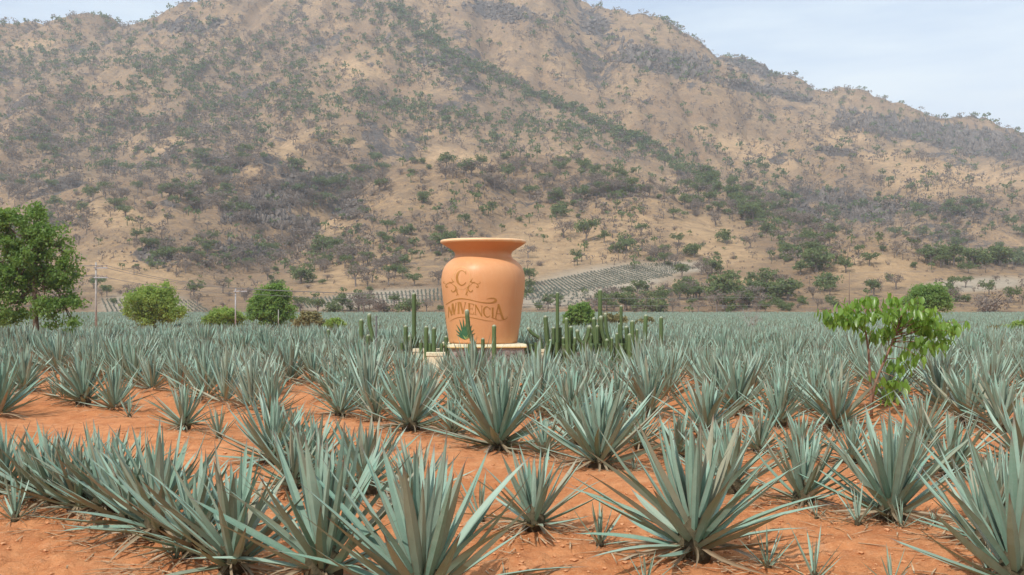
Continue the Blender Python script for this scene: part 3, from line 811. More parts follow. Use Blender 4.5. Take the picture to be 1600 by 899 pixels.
cactus('cactus cluster of straight stems with one tall slender column', 43.6, 868, [S(871, 459, 3.4), S(852.5, 497, 3.8, 858), S(865, 514, 3.4), S(875, 513, 3.4), S(885, 500, 4, 887), S(892, 513, 3.8), S(880, 530, 3.4), S(860, 533, 3.2), S(898, 530, 3.2), S(870, 535, 3.6), S(890, 537, 3.6), S(855, 541, 3.2), S(881, 545, 3.4)])
cactus('cactus with two stems curved up into a bowl shape', 43.4, 912, [([(902, 518), (903, 528), (908, 535), (914, 538)], 3.2), ([(921, 512), (919, 524), (915, 534), (913, 545)], 3.6), S(908, 540, 3.2), S(897, 543, 3)])
cactus('thick clump of many green cactus stems with the tallest central column', 44.2, 942, [S(937.5, 455, 3.2), ([(939, 497), (940, 515), (944, 530), (949, 545)], 4.2), ([(946, 492), (947, 515), (951, 530), (953, 547)], 3.4), S(928, 500, 3.8, 933), S(922, 525, 4), S(930, 527, 4.2), S(936, 531, 3.8), S(918, 533, 3.8), S(956, 530, 3), S(962, 537, 3), S(926, 515, 3.4, 930), S(933, 512, 4.2), S(941, 524, 4.4), S(948, 533, 4), S(955, 541, 3.6), S(912, 541, 3.6), S(924, 540, 4), S(936, 543, 3.8)])
cactus('cactus group of upright ribbed stems between the thick clump and a lone column', 44, 976, [S(970.5, 480, 3.2), S(968.5, 508, 3.8), S(979, 513, 3.8, 982), S(988, 504, 4), S(974, 530, 3.6), S(995, 517, 3.4), S(964, 523, 3.2), S(984, 525, 4), S(991, 534, 3.6), S(971, 539, 3.6), S(979, 541, 3.6), S(999, 541, 3.2)])
cactus('lone straight cactus column between the cactus group and the outermost stem', 47, 1009, [S(1009, 495, 3.6, 1006), S(1003, 533, 3)])
cactus('outermost slim cactus column, the one farthest from the jar', 48, 1033, [S(1033, 498, 3.6)])
t = thing('thin_post', at(588, 560, 47) * Vector((1, 1, 0)) if False else (at(588, 560, 47).x, 47, -.1), 'thin grey post standing behind the bent slim cactus', 'post')
mb = MB(); mb.tube([(0, 0, 0), (0, 0, at(588, 496, 47).z + .1)], .045, 8); link('shaft', mb.mesh('shaft', M['wire']), t)
mb = MB(); mb.tube([(0, 0, at(588, 496, 47).z + .1), (0, 0, at(588, 494, 47).z + .1)], .06, 8); link('cap', mb.mesh('cap', M['wire']), t)

# ------------------------------------------------------------------ agaves
RT = [0, .07, .22, .42, .62, .80, .93, 1.0]
RW = [.86, .80, .96, 1.0, .80, .48, .18, .012]
def leaf_mesh(L, W, bend, seed, dry=0.0, droop=0.0):
    r = random.Random(seed); V = []; col = []
    tw = r.uniform(-.25, .25); side = r.uniform(-.03, .03)
    for t, w in zip(RT, RW):
        hw = W * .5 * w; th = W * (.20 * (1 - t) + .05) * max(w, .1)
        ch = hw * (.42 - .12 * t)
        z0 = L * (bend * t * t - droop * t ** 2.2); y0 = side * L * t * t
        x = L * t * (1 - .12 * abs(bend) * t)
        c, s = math.cos(tw * t), math.sin(tw * t)
        for yy, zz, u in ((-hw, ch, 1), (0, 0, 0), (hw, ch, 1), (0, -th, .2)):
            V.append((x, y0 + yy * c - zz * s, z0 + yy * s + zz * c)); col.append((t, u, r.random() * .0 + (seed % 97) / 97, dry))
    Q = []
    for i in range(len(RT) - 1):
        for j in range(4):
            Q.append((i * 4 + j, i * 4 + (j + 1) % 4, (i + 1) * 4 + (j + 1) % 4, (i + 1) * 4 + j))
    return np.array(V), np.array(Q)[:, ::-1], np.array(col)
LEAVES = []
for k in range(14):
    b = [.10, .04, .16, .0, .08, -.06, .06][k % 7]
    LEAVES.append(np_mesh('leaf', *[(v, [q], [M['agave']], c) for v, q, c in [leaf_mesh(1.0, .064 + .010 * (k % 3), b, k * 13 + 5, {5: .35, 11: .55, 8: .15}.get(k, 0.0), {12: .10, 13: .18}.get(k, 0.0))]][0], smooth=False))
NARROW = [np_mesh('leaf', *[(v, [q], [M['agave']], c) for v, q, c in [leaf_mesh(1.0, .055, .05 * (k % 3), k * 31 + 2)]][0], smooth=False) for k in range(5)]
DRY = []
for k in range(5):
    v, q, c = leaf_mesh(1.0, .05, -.02 * k, k * 7 + 3, .85, .12 + .08 * k); DRY.append(np_mesh('dry_leaf', v, [q], [M['agave']], c, smooth=False))
def core_mesh():
    prof = [(.02, -.14), (.13, -.10), (.155, .02), (.14, .12), (.10, .22), (.05, .32), (.008, .36)]
    V, Q = [], []; n_ = 12
    for i, (r, z) in enumerate(prof):
        for k in range(n_):
            a = 2 * math.pi * k / n_ + .26 * (i % 2); V.append((r * math.cos(a) * (1 + .12 * math.sin(3 * a + i)), r * math.sin(a), z))
    for i in range(len(prof) - 1):
        for k in range(n_): Q.append((i * n_ + k, i * n_ + (k + 1) % n_, (i + 1) * n_ + (k + 1) % n_, (i + 1) * n_ + k))
    return np_mesh('heart', V, [np.array(Q)], [M['core']])
CORE = core_mesh()
GA = math.pi * (3 - math.sqrt(5))

def rosette(nl, seed, elo=6, ehi=86, spread=1.0):
    """leaf placements: (azimuth, elevation, length, base radius, base z)"""
    r = random.Random(seed); out = []; a0 = r.uniform(0, 6.28)
    for i in range(nl):
        f = i / (nl - 1)                       # 0 outermost, 1 heart
        e = elo + (ehi - elo) * (f ** .80) + r.gauss(0, 6.0)
        L = (.80 + .34 * math.sin(math.pi * min(1, f * .9 + .12)) ** 1.0) * r.uniform(.78, 1.10)
        if f > .93: L *= .9
        out.append((a0 + i * GA + r.gauss(0, .24), math.radians(min(89, max(1, e))), L * (1.0 if f > .3 else spread), .135 * (1 - f * .9), .015 + .25 * f))
    return out

def agave_detailed(x, y, h, nl, seed, label, group=None, elo=6, ehi=86, narrow=False, ndry=9, tilt=0.0):
    z = gz(x, y)
    s = h / 1.22
    t = thing('agave', (x, y, z + (.06 if not narrow else .01) * s), label, 'agave', group)
    t.rotation_euler = (random.uniform(-.05, .05), random.uniform(-.05, .05) + tilt, random.uniform(0, 6.28))
    w_ = 1.0 if narrow else random.uniform(1.0, 1.12)
    t.scale = (s * w_, s * w_, s)
    link('heart', CORE, t, scale=.62 if narrow else 1.0)
    r = random.Random(seed + 1)
    for az, e, L, br, bz in rosette(nl, seed, elo, ehi):
        me = (NARROW if narrow else LEAVES)[r.randrange(5 if narrow else 14)]
        k = .5 if narrow else 1
        o = link('leaf', me, t, (math.cos(az) * br * k, math.sin(az) * br * k, bz * k))
        o.rotation_euler = (Matrix.Rotation(az, 4, 'Z') @ Matrix.Rotation(-e, 4, 'Y') @ Matrix.Rotation(r.gauss(0, .22), 4, 'X')).to_euler()
        o.scale = (L, (.80 + .35 * r.random()) * (.85 + .2 * L), L)
    for k in range(ndry):
        az = r.uniform(0, 6.28); L = r.uniform(.38, .80)
        o = link('dry_leaf', DRY[r.randrange(5)], t, (math.cos(az) * .12, math.sin(az) * .12, .06))
        o.rotation_euler = (Matrix.Rotation(az, 4, 'Z') @ Matrix.Rotation(math.radians(r.uniform(2, 12)), 4, 'Y') @ Matrix.Rotation(r.gauss(0, .9), 4, 'X')).to_euler()
        o.scale = (L, r.uniform(.45, .8), L * .8)
    return t

# joined rosettes for plants farther out
def rosette_arrays(nl, seed, lod, elo=6, wmul=1.0, ndry=12):
    r = random.Random(seed); Vs, Qs, Ts, Cs = [], [], [], []; off = 0
    rs = rosette(nl, seed, elo)
    pl = [(p, (r.uniform(.1, .75) if i < nl * .16 else (r.uniform(0, .3) if r.random() < .3 else 0.0))) for i, p in enumerate(rs)]
    for k in range(ndry): pl.append(((r.uniform(0, 6.28), math.radians(r.uniform(-8, 6)), r.uniform(.4, .75), .12, .04), 1.0))
    for (az, e, L, br, bz), dry in pl:
        if lod == 0:
            v, q, c = leaf_mesh(L, .070 * wmul * (1 if dry < 1 else .6), r.uniform(-.03, .14), r.randrange(9999), dry, .25 * (dry == 1)); tr = None
        else:
            ts = (0, .42, 1) if lod == 1 else (0, 1); b = r.uniform(0, .12)
            w = .037 * wmul; v = []; c = []; rd = r.random()
            if lod == 1:
                v = [(0, -w * .75, 0), (0, w * .75, 0), (.42 * L, -w, b * .17), (.42 * L, w, b * .17), (L, 0, b)]
                c = [(0, .5, rd, dry)] * 2 + [(.42, .5, rd, dry)] * 2 + [(1, .2, rd, dry)]
                q = np.array([(0, 1, 3, 2)]); tr = np.array([(2, 3, 4)])
            else:
                v = [(0, -w, 0), (0, w, 0), (L, 0, b)]; c = [(.1, .4, rd, dry)] * 2 + [(.95, .2, rd, dry)]
                q = np.zeros((0, 4), int); tr = np.array([(0, 1, 2)])
            v = np.array(v); c = np.array(c)
        Rm = np.array(Matrix.Rotation(az, 3, 'Z') @ Matrix.Rotation(-e, 3, 'Y') @ Matrix.Rotation(r.gauss(0, .3), 3, 'X'))
        v = v @ Rm.T + np.array([math.cos(az) * br, math.sin(az) * br, bz])
        Vs.append(v); Cs.append(c); Qs.append(q + off)
        if tr is not None: Ts.append(tr + off)
        off += len(v)
    return np.concatenate(Vs), np.concatenate(Qs), (np.concatenate(Ts) if Ts else np.zeros((0, 3), int)), np.concatenate(Cs)

# plants one can pick out at the front: (x, y of the foot, y of the tips, leaves, lowest leaf angle, label)
G1, L1 = 'mature agaves at the front of the field', 'mature blue-green agave rosette in the open red soil rows at the field edge'
G2, L2 = 'young agave offshoots on the red soil', 'small young agave offshoot with a few thin upright leaves on red soil'
FRONT = [
    (660, 945, 690, 46, 16, 'huge agave with the broadest pale green leaves, crowded by a tall upright agave'),
    (1084, 880, 655, 52, 3, 'large agave whose lowest leaves lie flat out sideways in an even fan'),
    (835, 835, 705, 30, 10, 'medium agave with open fan of few leaves and dry straw at its foot'),
    (506, 915, 672, 40, 16, 'tall upright agave crowding against the huge pale-leaved agave'),
    (1590, 930, 672, 44, 18, 'very tall agave with stiff upright leaves, its foot hidden, past the tall dense agave'),
    (1393, 818, 640, 48, 14, 'tall dense agave with small offshoots at its foot in front of the young broad-leaved tree'),
    (1255, 800, 668, 34, 8, 'agave with reddish-brown heart leaf and straggly narrow leaves'),
    (779, 700, 558, 52, 5, 'tall full agave standing in front of the stone pedestal'),
    (937, 731, 588, 52, 8, 'dense agave with greener upright heart leaves and dark dead leaves below'),
    (364, 898, 705, 36, 12, 'agave ending the front row, next to the tall upright crowding agave'), (248, 846, 665, 40, 12, '@row'), (164, 808, 668, 40, 12, '@row'), (84, 792, 662, 38, 12, '@row'), (5, 770, 660, 36, 12, '@row'),
    (426, 731, 620, 46, 6, 'low wide agave with dark dead leaves below, bordering the open red soil lane'), (493, 748, 650, 36, 8, '@tangle'), (573, 775, 652, 36, 10, '@tangle'), (648, 790, 688, 34, 10, 'agave rising directly behind the huge broad-leaved agave'), (288, 676, 597, 36, 6, 'agave with splayed leaves standing alone at the open red soil lane'),
    (706, 681, 612, 34, 6, 'shorter dark-footed agave next to the tall full agave before the pedestal'), (642, 672, 562, 42, 8, 'second agave along the row from the tall full agave before the pedestal'), (588, 657, 590, 30, 8, 'third agave along the row from the tall full agave before the pedestal'), (531, 652, 590, 34, 8, 'fourth agave along the row from the tall full agave before the pedestal'), (852, 712, 640, 28, 8, 'small sparse agave between the tall full agave and the dense greener one'),
    (1142, 777, 652, 32, 12, 'agave partly hidden right behind the large evenly fanned agave'), (1186, 706, 628, 34, 8, None), (1013, 655, 555, 44, 8, None), (1102, 680, 575, 44, 8, None), (1217, 664, 580, 40, 8, None),
    (1307, 668, 570, 46, 8, 'full upright agave nearest to the stems of the young broad-leaved tree'), (1487, 742, 630, 38, 8, 'narrow-leaved agave between the tall dense agave and the very tall stiff one'), (1513, 658, 560, 44, 8, None), (1565, 811, 690, 40, 8, None), (1565, 668, 572, 40, 8, None),
    (1151, 648, 548, 44, 8, None), (131, 634, 548, 42, 8, None), (38, 614, 545, 42, 8, None), (1060, 715, 640, 34, 8, None), (1440, 690, 600, 40, 8, None), (1600, 735, 620, 40, 8, None), (890, 668, 575, 40, 8, None),
    (965, 640, 560, 40, 8, None),
    (305, 874, 715, 34, 8, '@row'), (205, 830, 680, 34, 8, '@row'), (122, 802, 680, 34, 8, '@row'), (44, 784, 680, 32, 8, '@row'), (458, 765, 660, 34, 8, '@tangle'), (540, 770, 690, 30, 8, '@tangle'),
    (1330, 722, 640, 34, 8, None), (1425, 750, 655, 34, 8, None), (898, 694, 620, 34, 8, None), (740, 662, 596, 34, 8, None), (1252, 718, 640, 34, 8, None), (1000, 702, 625, 34, 8, None), (460, 690, 625, 32, 8, None), (1540, 862, 725, 34, 8, None), (1120, 740, 650, 32, 8, None),
]
SMALL = [(275, 884, 826, 12, 'tiny offshoot under the agave that ends the front row'), (24, 812, 722, 16), (202, 654, 610, 14), (342, 693, 628, 18), (750, 818, 722, 9, 'sparse greyish young agave with few thin leaves between the huge and the medium agave'), (937, 862, 778, 14, 'straggly young agave beside the large evenly fanned agave'), (990, 733, 698, 10), (1199, 898, 815, 10),
         (1341, 834, 755, 12, 'small offshoot at the foot of the tall dense agave'), (1409, 836, 782, 12, 'small offshoot at the foot of the tall dense agave'), (1276, 818, 775, 10), (1273, 915, 818, 11), (1393, 918, 845, 10), (84, 622, 580, 14), (1430, 648, 610, 14), (1010, 925, 850, 9), (1545, 905, 835, 10), (1460, 830, 790, 9), (610, 700, 655, 12), (545, 690, 655, 10), (790, 905, 866, 8)]
placed = []
for i, (x, y, ty, nl, elo, lab) in enumerate(FRONT):
    p = gp(x, y); h = (y - ty) * p.y / F
    lb, gr = {'@row': ('agave packed into the crowded front row beside the bare soil edge', 'agaves packed into the front row'), '@tangle': ('agave in the tangle between the low wide agave and the huge broad-leaved one', 'agaves tangled behind the huge one'), None: (L1, G1)}.get(lab, (lab, None))
    agave_detailed(p.x, p.y, h, int(nl * 1.3), 100 + i * 17, lb, gr, elo, 84 if lab else 86, ndry=16)
    placed.append((p.x, p.y, .62 * h))
for i, (x, y, ty, nl, *lab) in enumerate(SMALL):
    p = gp(x, y); h = (y - ty) * p.y / F
    agave_detailed(p.x, p.y, h, nl, 900 + i * 11, lab[0] if lab else L2, (None if 'foot of the tall' not in lab[0] else 'offshoots of the tall dense agave') if lab else G2, 22, 88, narrow=True, ndry=3)
    placed.append((p.x, p.y, .25))

# planted rows farther out
RA = math.radians(128)                        # row direction
rd_ = (math.cos(RA), math.sin(RA)); rp_ = (math.sin(RA), -math.cos(RA))
grid = []
for i in range(-240, 260):
    for j in range(-180, 190):
        a = j * 1.55 + rng.normal(0, .2); b = i * 2.75 + rng.normal(0, .2)
        x = rd_[0] * a + rp_[0] * b; y = rd_[1] * a + rp_[1] * b
        if not (24.3 < y < 262): continue
        px = 800 + x * F / y
        if not (-170 < px < 1770): continue
        if y < 26 and abs(px - 200) < 150: continue
        if rng.random() < .05: continue
        grid.append((x, y, px))
SAP = gp(1362, 648)
def blocked(x, y):
    if abs(x - JC.x) < 2.5 and -3.6 < y - JC.y < 2.6: return True
    for qx, qy, r in ((at(670, 0, 44).x, 44, 1.4), (at(862, 0, 43.5).x, 43.5, 1.5), (at(905, 0, 43.5).x, 43.5, 1.4), (at(940, 0, 44.2).x, 44.2, 1.5), (at(975, 0, 44).x, 44, 1.4), (at(870, 0, 41.5).x, 41.5, 1.0), (at(935, 0, 42).x, 42, 1.0), (at(568, 0, 45.5).x, 45.5, .6), (at(57, 0, 58).x, 58, 1.5), (SAP.x, SAP.y, .8)):
        if (x - qx) ** 2 + (y - qy) ** 2 < r * r: return True
    return False
kept = []
for x, y, px in sorted(grid, key=lambda g: g[1]):
    if blocked(x, y): continue
    if y < 34 and any((x - qx) ** 2 + (y - qy) ** 2 < (r + .42) ** 2 for qx, qy, r in placed): continue
    # belt of trees, track and far field
    if 97 < y < 104 and px < 560 and y > 66: continue
    kept.append((x, y, px))
VAR = []
for k in range(14):
    v, q, t_, c = rosette_arrays(66 - (k % 5) * 7, 3000 + k * 7, 0, (4, 10, 16, 7)[k % 4], 1.0 + .12 * (k % 3 - 1))
    VAR.append(np_mesh('agave', v, [q], [M['agave']], c, smooth=False))
G3, L3 = 'agaves in the close rows before and around the monument', 'blue-green agave with leaf tips touching its neighbours in the crowded middle rows'
ind = [k for k in kept if -20 < k[2] < 1620][:225]
last_y = ind[-1][1]; iset = set((a, b) for a, b, _ in ind)
for i, (x, y, px) in enumerate(ind):
    h = random.uniform(.85, 1.05) if 33 < y < 44 and 600 < px < 1010 else random.uniform(1.15, 1.75)
    o = link('agave', VAR[(i * 5) % 14], None, (x, y, gz(x, y) + .05), (random.uniform(-.06, .06), random.uniform(-.06, .06), random.uniform(0, 6.28)), (h / 1.22 * random.uniform(.85, 1.1), h / 1.22 * random.uniform(.85, 1.1), h / 1.22 * random.uniform(.95, 1.15)))
    tag(o, L3, 'agave', G3)
rest = [k for k in kept if (k[0], k[1]) not in iset]
def scatter_mesh(name, items, protos, mat, label=None):
    """items: (x, y, z, scale, rot) ; protos: list of (V, Q, T, C) -> one joined mesh"""
    VV, QQ, TT, CC = [], [], [], []; off = 0
    for k, (x, y, z, s, rot) in enumerate(items):
        v, q, t_, c = protos[k % len(protos)]
        cr, sr = math.cos(rot), math.sin(rot)
        w = np.empty_like(v); w[:, 0] = (v[:, 0] * cr - v[:, 1] * sr) * s + x; w[:, 1] = (v[:, 0] * sr + v[:, 1] * cr) * s + y; w[:, 2] = v[:, 2] * s + z
        VV.append(w); CC.append(c)
        if len(q): QQ.append(q + off)
        if len(t_): TT.append(t_ + off)
        off += len(v)
    polys = ([np.concatenate(QQ)] if QQ else []) + ([np.concatenate(TT)] if TT else [])
    return link(name, np_mesh(name, np.concatenate(VV), polys, [mat], np.concatenate(CC), smooth=False))
near_rest = [(x, y, .04 if y < 90 else 0, random.uniform(1.0, 1.38), random.uniform(0, 6.28)) for x, y, px in rest if y < 72]
far_rest = [(x, y, 0, random.uniform(.60, .85), random.uniform(0, 6.28)) for x_, y_, px in rest if y_ >= 72 for x, y in ((x_, y_), (x_ + .55 * rp_[0] * 2.3 + random.gauss(0, .3), y_ + .55 * rp_[1] * 2.3 + random.gauss(0, .3)))]
p1 = [rosette_arrays(62, 5000 + k, 1, 8, 1.05, 4) for k in range(6)]
p2 = [rosette_arrays(20, 6000 + k, 1, 14, 2.4, 0) for k in range(6)]
o = scatter_mesh('agave_rows', near_rest, p1, M['agave_far']); tag(o, 'dense blue-green agave rows receding behind the monument', 'agave field', kind='stuff')
o = scatter_mesh('far_agave_field', far_rest, p2, M['agave_far']); tag(o, 'far blue-green agave field at the foot of the mountain', 'agave field', kind='stuff')

# straw and dead leaves on the soil, clods
def litter():
    VV, QQ, CC = [], [], []; off = 0
    src = [(p[0], p[1], 1.0) for p in placed for _ in range(70 if p[2] > .3 else 12)] + [(x, y, .8) for x, y, _ in ind[:120] for _ in range(14)]
    protos = [leaf_mesh(1.0, .03, .03, k, 1.0, .05) for k in range(6)]
    for x0, y0, sc in src:
        a = random.uniform(0, 6.28); rr = abs(random.gauss(0, .48)) + .12
        x, y = x0 + math.cos(a) * rr, y0 + math.sin(a) * rr
        v, q, c = protos[random.randrange(6)]; L = random.uniform(.12, .55); rot = a + random.gauss(0, .9)
        z = gz(x, y)
        cr, sr = math.cos(rot), math.sin(rot); w = np.empty_like(v)
        w[:, 0] = x + L * (v[:, 0] * cr) - v[:, 1] * sr * .6; w[:, 1] = y + L * v[:, 0] * sr + v[:, 1] * cr * .6
        w[:, 2] = z + .012 + v[:, 2] * .5 + random.uniform(0, .05) * v[:, 0]
        c = c.copy(); c[:, 2] = random.random()
        VV.append(w); QQ.append(q + off); CC.append(c); off += len(v)
    o = link('dry_leaf_litter', np_mesh('dry_leaf_litter', np.concatenate(VV), [np.concatenate(QQ)], [M['dry']], np.concatenate(CC), smooth=False))
    tag(o, 'dry straw and fallen agave leaves lying on red soil', 'litter', kind='stuff')
    ico_v = np.array([(1, 0, 0), (-1, 0, 0), (0, 1, 0), (0, -1, 0), (0, 0, 1), (0, 0, -1), (.6, .6, .6), (-.6, .6, .55), (.6, -.6, .5), (-.6, -.6, .6)])
    tri = np.array([(4, 6, 7), (4, 8, 6), (4, 7, 9), (4, 9, 8), (0, 6, 8), (2, 7, 6), (1, 9, 7), (3, 8, 9), (5, 0, 3), (5, 2, 0), (5, 1, 2), (5, 3, 1), (0, 2, 6), (0, 8, 3), (1, 7, 2), (1, 3, 9)])
    VV, TT = [], []; off = 0
    for k in range(3800):
        py = 620 + 300 * random.random() ** .8; p = gp(random.uniform(-60, 1660), py)
        s = .006 + .028 * random.random() ** 4 * (1 if k % 40 else 2.2)
        w = ico_v * (1 + rng.normal(0, .16, ico_v.shape)) * np.array([s * random.uniform(.8, 1.5), s, s * .7]) + np.array([p.x, p.y, gz(p.x, p.y) + s * .25])
        VV.append(w); TT.append(tri + off); off += 10
    o = link('soil_clods', np_mesh('soil_clods', np.concatenate(VV), [np.concatenate(TT)], [M['clod']], smooth=False))
    tag(o, 'small clods and pebbles scattered on the red soil', 'clods', kind='stuff')
litter()

# ------------------------------------------------------------------ trees
def leaf_cloud(centres, n_each, spread, size, seed, droop=.2, flat=.75):
    """rhombic leaves around cluster centres -> V, Q, C"""
    g = np.random.default_rng(seed); cs = np.repeat(np.asarray(centres, float), n_each, 0); N = len(cs)
    rr = np.repeat(g.uniform(.6, 1.25, len(centres)), n_each)[:, None]
    p = cs + g.normal(0, 1, (N, 3)) * spread * rr * np.array([1, 1, flat])
    d = g.normal(0, 1, (N, 3)); d[:, 2] -= droop * 2; d /= np.linalg.norm(d, axis=1)[:, None]
    s = g.normal(0, 1, (N, 3)); s -= d * (s * d).sum(1)[:, None]; s /= np.linalg.norm(s, axis=1)[:, None]
    L = size * g.uniform(.7, 1.3, N)[:, None]
    V = np.stack([p - d * L * .5, p + s * L * .28, p + d * L * .5, p - s * L * .28], 1).reshape(-1, 3)
    Q = np.arange(N * 4).reshape(-1, 4)
    cl = np.repeat(np.repeat(g.uniform(0, 1, len(centres)), n_each) * .65 + g.uniform(0, .35, N), 4)
    return V, Q, np.stack([cl * 0, cl * 0, cl, cl * 0 + 1], 1)

def in_lobes(lobes, n, seed, shell=.55):
    """cluster centres in a union of ellipsoids, biased to their outer shell"""
    g = np.random.default_rng(seed); out = []
    vol = np.array([l[3] * l[4] * l[5] for l in lobes]) ** .75; vol /= vol.sum()
    for k in range(n):
        l = lobes[g.choice(len(lobes), p=vol)]
        d = g.normal(0, 1, 3); d /= np.linalg.norm(d); r = shell + (1 - shell) * g.random() ** .6
        out.append((l[0] + d[0] * l[3] * r, l[1] + d[1] * l[4] * r, l[2] + d[2] * l[5] * r))
    return out

def tree(name, label, cat, base, trunk_pts, trunk_r, lobes, n_cl, n_each, spread, size, mat, bark, seed, group=None, droop=.2, shell=.55):
    """lobes in metres relative to base"""
    t = thing(name, base, label, cat, group)
    mb = MB(); mb.tube(trunk_pts, [trunk_r * (1 - .6 * i / (len(trunk_pts) - 1)) for i in range(len(trunk_pts))], 9)
    link('trunk', mb.mesh('trunk', bark, True), t)
    top = Vector(trunk_pts[-1]); mid = Vector(trunk_pts[len(trunk_pts) // 2]); r = random.Random(seed)
    for l in lobes:
        c = Vector(l[:3]); s0 = mid.lerp(top, r.random()); mb = MB()
        m_ = s0.lerp(c, .5) + Vector((r.uniform(-.1, .1), r.uniform(-.1, .1), -.06 * (c - s0).length))
        mb.tube([s0, m_, c], [trunk_r * .42, trunk_r * .28, trunk_r * .12], 6)
        for k in range(5):
            e = c + Vector((r.uniform(-1, 1) * l[3], r.uniform(-1, 1) * l[4], r.uniform(-.8, .8) * l[5])) * .8
            b0 = m_.lerp(c, r.random()); mb.tube([b0, b0.lerp(e, .5) + Vector((0, 0, .08)), e], [trunk_r * .14, trunk_r * .09, trunk_r * .03], 5)
        link('limb', mb.mesh('limb', bark, True), t)
    cs = in_lobes(lobes, n_cl, seed, shell)
    V, Q, Cc = leaf_cloud(cs, n_each, spread, size, seed + 1, droop)
    link('crown', np_mesh('crown', V, [Q], [mat], Cc, smooth=False), t)
    return t

def px_lobes(base, Y, L):
    out = []
    for x, y, rx, ry in L:
        p = at(x, y, Y) - base; k = Y / F
        out.append((p.x, random.uniform(-.3, .3) * rx * k, p.z, rx * k, rx * k * .9, ry * k))
    return out
# big leafy tree at the left
Y = 58.0; b = Vector((at(57, 0, Y).x, Y, -.05)); k = Y / F
tree('leafy_tree', 'tall dark green broadleaf tree standing among the agaves, fullest crown of all', 'tree', b,
     [(0, 0, 0), (.02, 0, at(57, 525, Y).z), (-.12, .05, at(52, 480, Y).z), (-.05, 0, at(56, 400, Y).z), (-.1, 0, at(53, 345, Y).z)], .21,
     px_lobes(b, Y, [(42, 345, 30, 22), (75, 368, 32, 26), (15, 372, 34, 26), (0, 345, 24, 18), (25, 430, 36, 22), (105, 398, 26, 22), (50, 400, 40, 24), (-10, 420, 36, 28), (98, 425, 28, 18), (70, 438, 38, 20), (15, 458, 34, 20), (108, 470, 20, 16),
                     (75, 478, 32, 18), (25, 492, 26, 12), (112, 506, 16, 14), (-14, 490, 24, 14), (90, 505, 16, 10), (56, 330, 14, 12)]),
     430, 46, .20, .20, M['leaf_tree'], M['bark'], 41, droop=.35, shell=.2)
# the bright trees along the track
def round_tree(label, x0, x1, y0, yb, Y, mat, seed, name='round_tree', cat='tree', group=None, dens=1.0, size=.25, trunk=True):
    cx = (x0 + x1) / 2; w = (x1 - x0) / 2; h = (yb - y0)
    b = Vector((at(cx, 0, Y).x, Y, gz(at(cx, 0, Y).x, Y) - .05)); r = random.Random(seed); L = []
    for k in range(11):
        a = k * 2.399; q = math.sqrt((k + .5) / 11) * .66
        L.append((cx + math.cos(a) * w * q, y0 + h * (.47 + .38 * math.sin(a) * q), w * r.uniform(.30, .44), h * r.uniform(.22, .32)))
    L.append((cx, y0 + h * .28, w * .5, h * .24))
    top = at(cx, y0 + h * .5, Y) - b
    return tree(name, label, cat, b, [(0, 0, 0), (.05, 0, top.z * .5), (top.x, 0, top.z)], .035 * w * Y / F + .06, px_lobes(b, Y, L), int(430 * dens), 34, .055 * w * Y / F + .06, size, mat, M['bark'], seed, group)
round_tree('wide light green round tree between the big leafy tree and a utility pole', 186, 292, 444, 516, 104, M['leaf_bright'], 51)
round_tree('low light green bush tree crossed by a utility pole', 314, 388, 481, 519, 106, M['leaf_bright'], 52, dens=.7)
round_tree('tall round mid green tree with pale post before it', 381, 466, 443, 520, 108, M['leaf_mid'], 53, dens=1.2)
round_tree('round green tree behind the young broad-leaved tree', 1408, 1492, 444, 498, 128, M['leaf_mid'], 54)
round_tree('round mid green bush tree directly behind the cacti', 880, 931, 474, 521, 104, M['leaf_mid'], 55, dens=.8)
round_tree('olive dry shrub next to the round tree and pale post', 455, 508, 488, 524, 102, M['leaf_olive'], 56, 'shrub', 'shrub', dens=.5)
round_tree('small bright green shrub beside the olive dry shrub', 503, 540, 499, 522, 102, M['leaf_bright'], 57, 'shrub', 'shrub', dens=.4)
round_tree('yellowish shrub behind the outer cactus columns', 985, 1030, 498, 524, 120, M['leaf_olive'], 58, 'shrub', 'shrub', dens=.4)
round_tree('bright green shrub on the field edge past the young broad-leaved tree', 1568, 1640, 502, 530, 94, M['leaf_bright'], 59, 'shrub', 'shrub', dens=.5)
round_tree('low olive brown shrub beside the bright green field edge shrub', 1530, 1580, 512, 530, 95, M['leaf_olive'], 60, 'shrub', 'shrub', dens=.4)
round_tree('bright yellow green bush glimpsed under the big leafy tree', -10, 16, 488, 524, 100, M['leaf_bright'], 61, 'shrub', 'shrub', dens=.3)
round_tree('pale green low bush on the track behind the thick cactus clump', 925, 985, 490, 523, 118, M['leaf_olive'], 62, 'shrub', 'shrub', dens=.5)
# bare bush on the field edge
def bare_tree_mesh(seed, h, w, lv=4, r0=.06, mat=None):
    r = random.Random(seed); mb = MB()
    def grow(p, d, L, rad, lev):
        q = p + d * L; m_ = p.lerp(q, .5) + Vector((r.uniform(-1, 1), r.uniform(-1, 1), 0)) * L * .08
        mb.tube([p, m_, q], [rad, rad * .8, rad * .6], 4 if lev < 2 else 3, False)
        if lev >= lv: return
        for k in range(3 if lev < 3 else 3):
            nd = (d + Vector((r.gauss(0, w), r.gauss(0, w), r.gauss(.12, .3)))).normalized()
            grow(p.lerp(q, r.uniform(.55, 1)), nd, L * r.uniform(.62, .85), rad * .58, lev + 1)
    for k in range(3):
        grow(Vector((r.uniform(-.05, .05), r.uniform(-.05, .05), 0)), Vector((r.gauss(0, .35), r.gauss(0, .35), 1)).normalized(), h * .34, r0, 0)
    return mb
Y = 92; bx = at(1172, 0, Y).x
t = thing('bare_bush', (bx, Y, 0), 'leafless pale grey bush on the far agave field edge', 'bush')
link('branches', bare_tree_mesh(5, 2.9, .5, 4, .04).mesh('branches', M['wood_pole']), t)

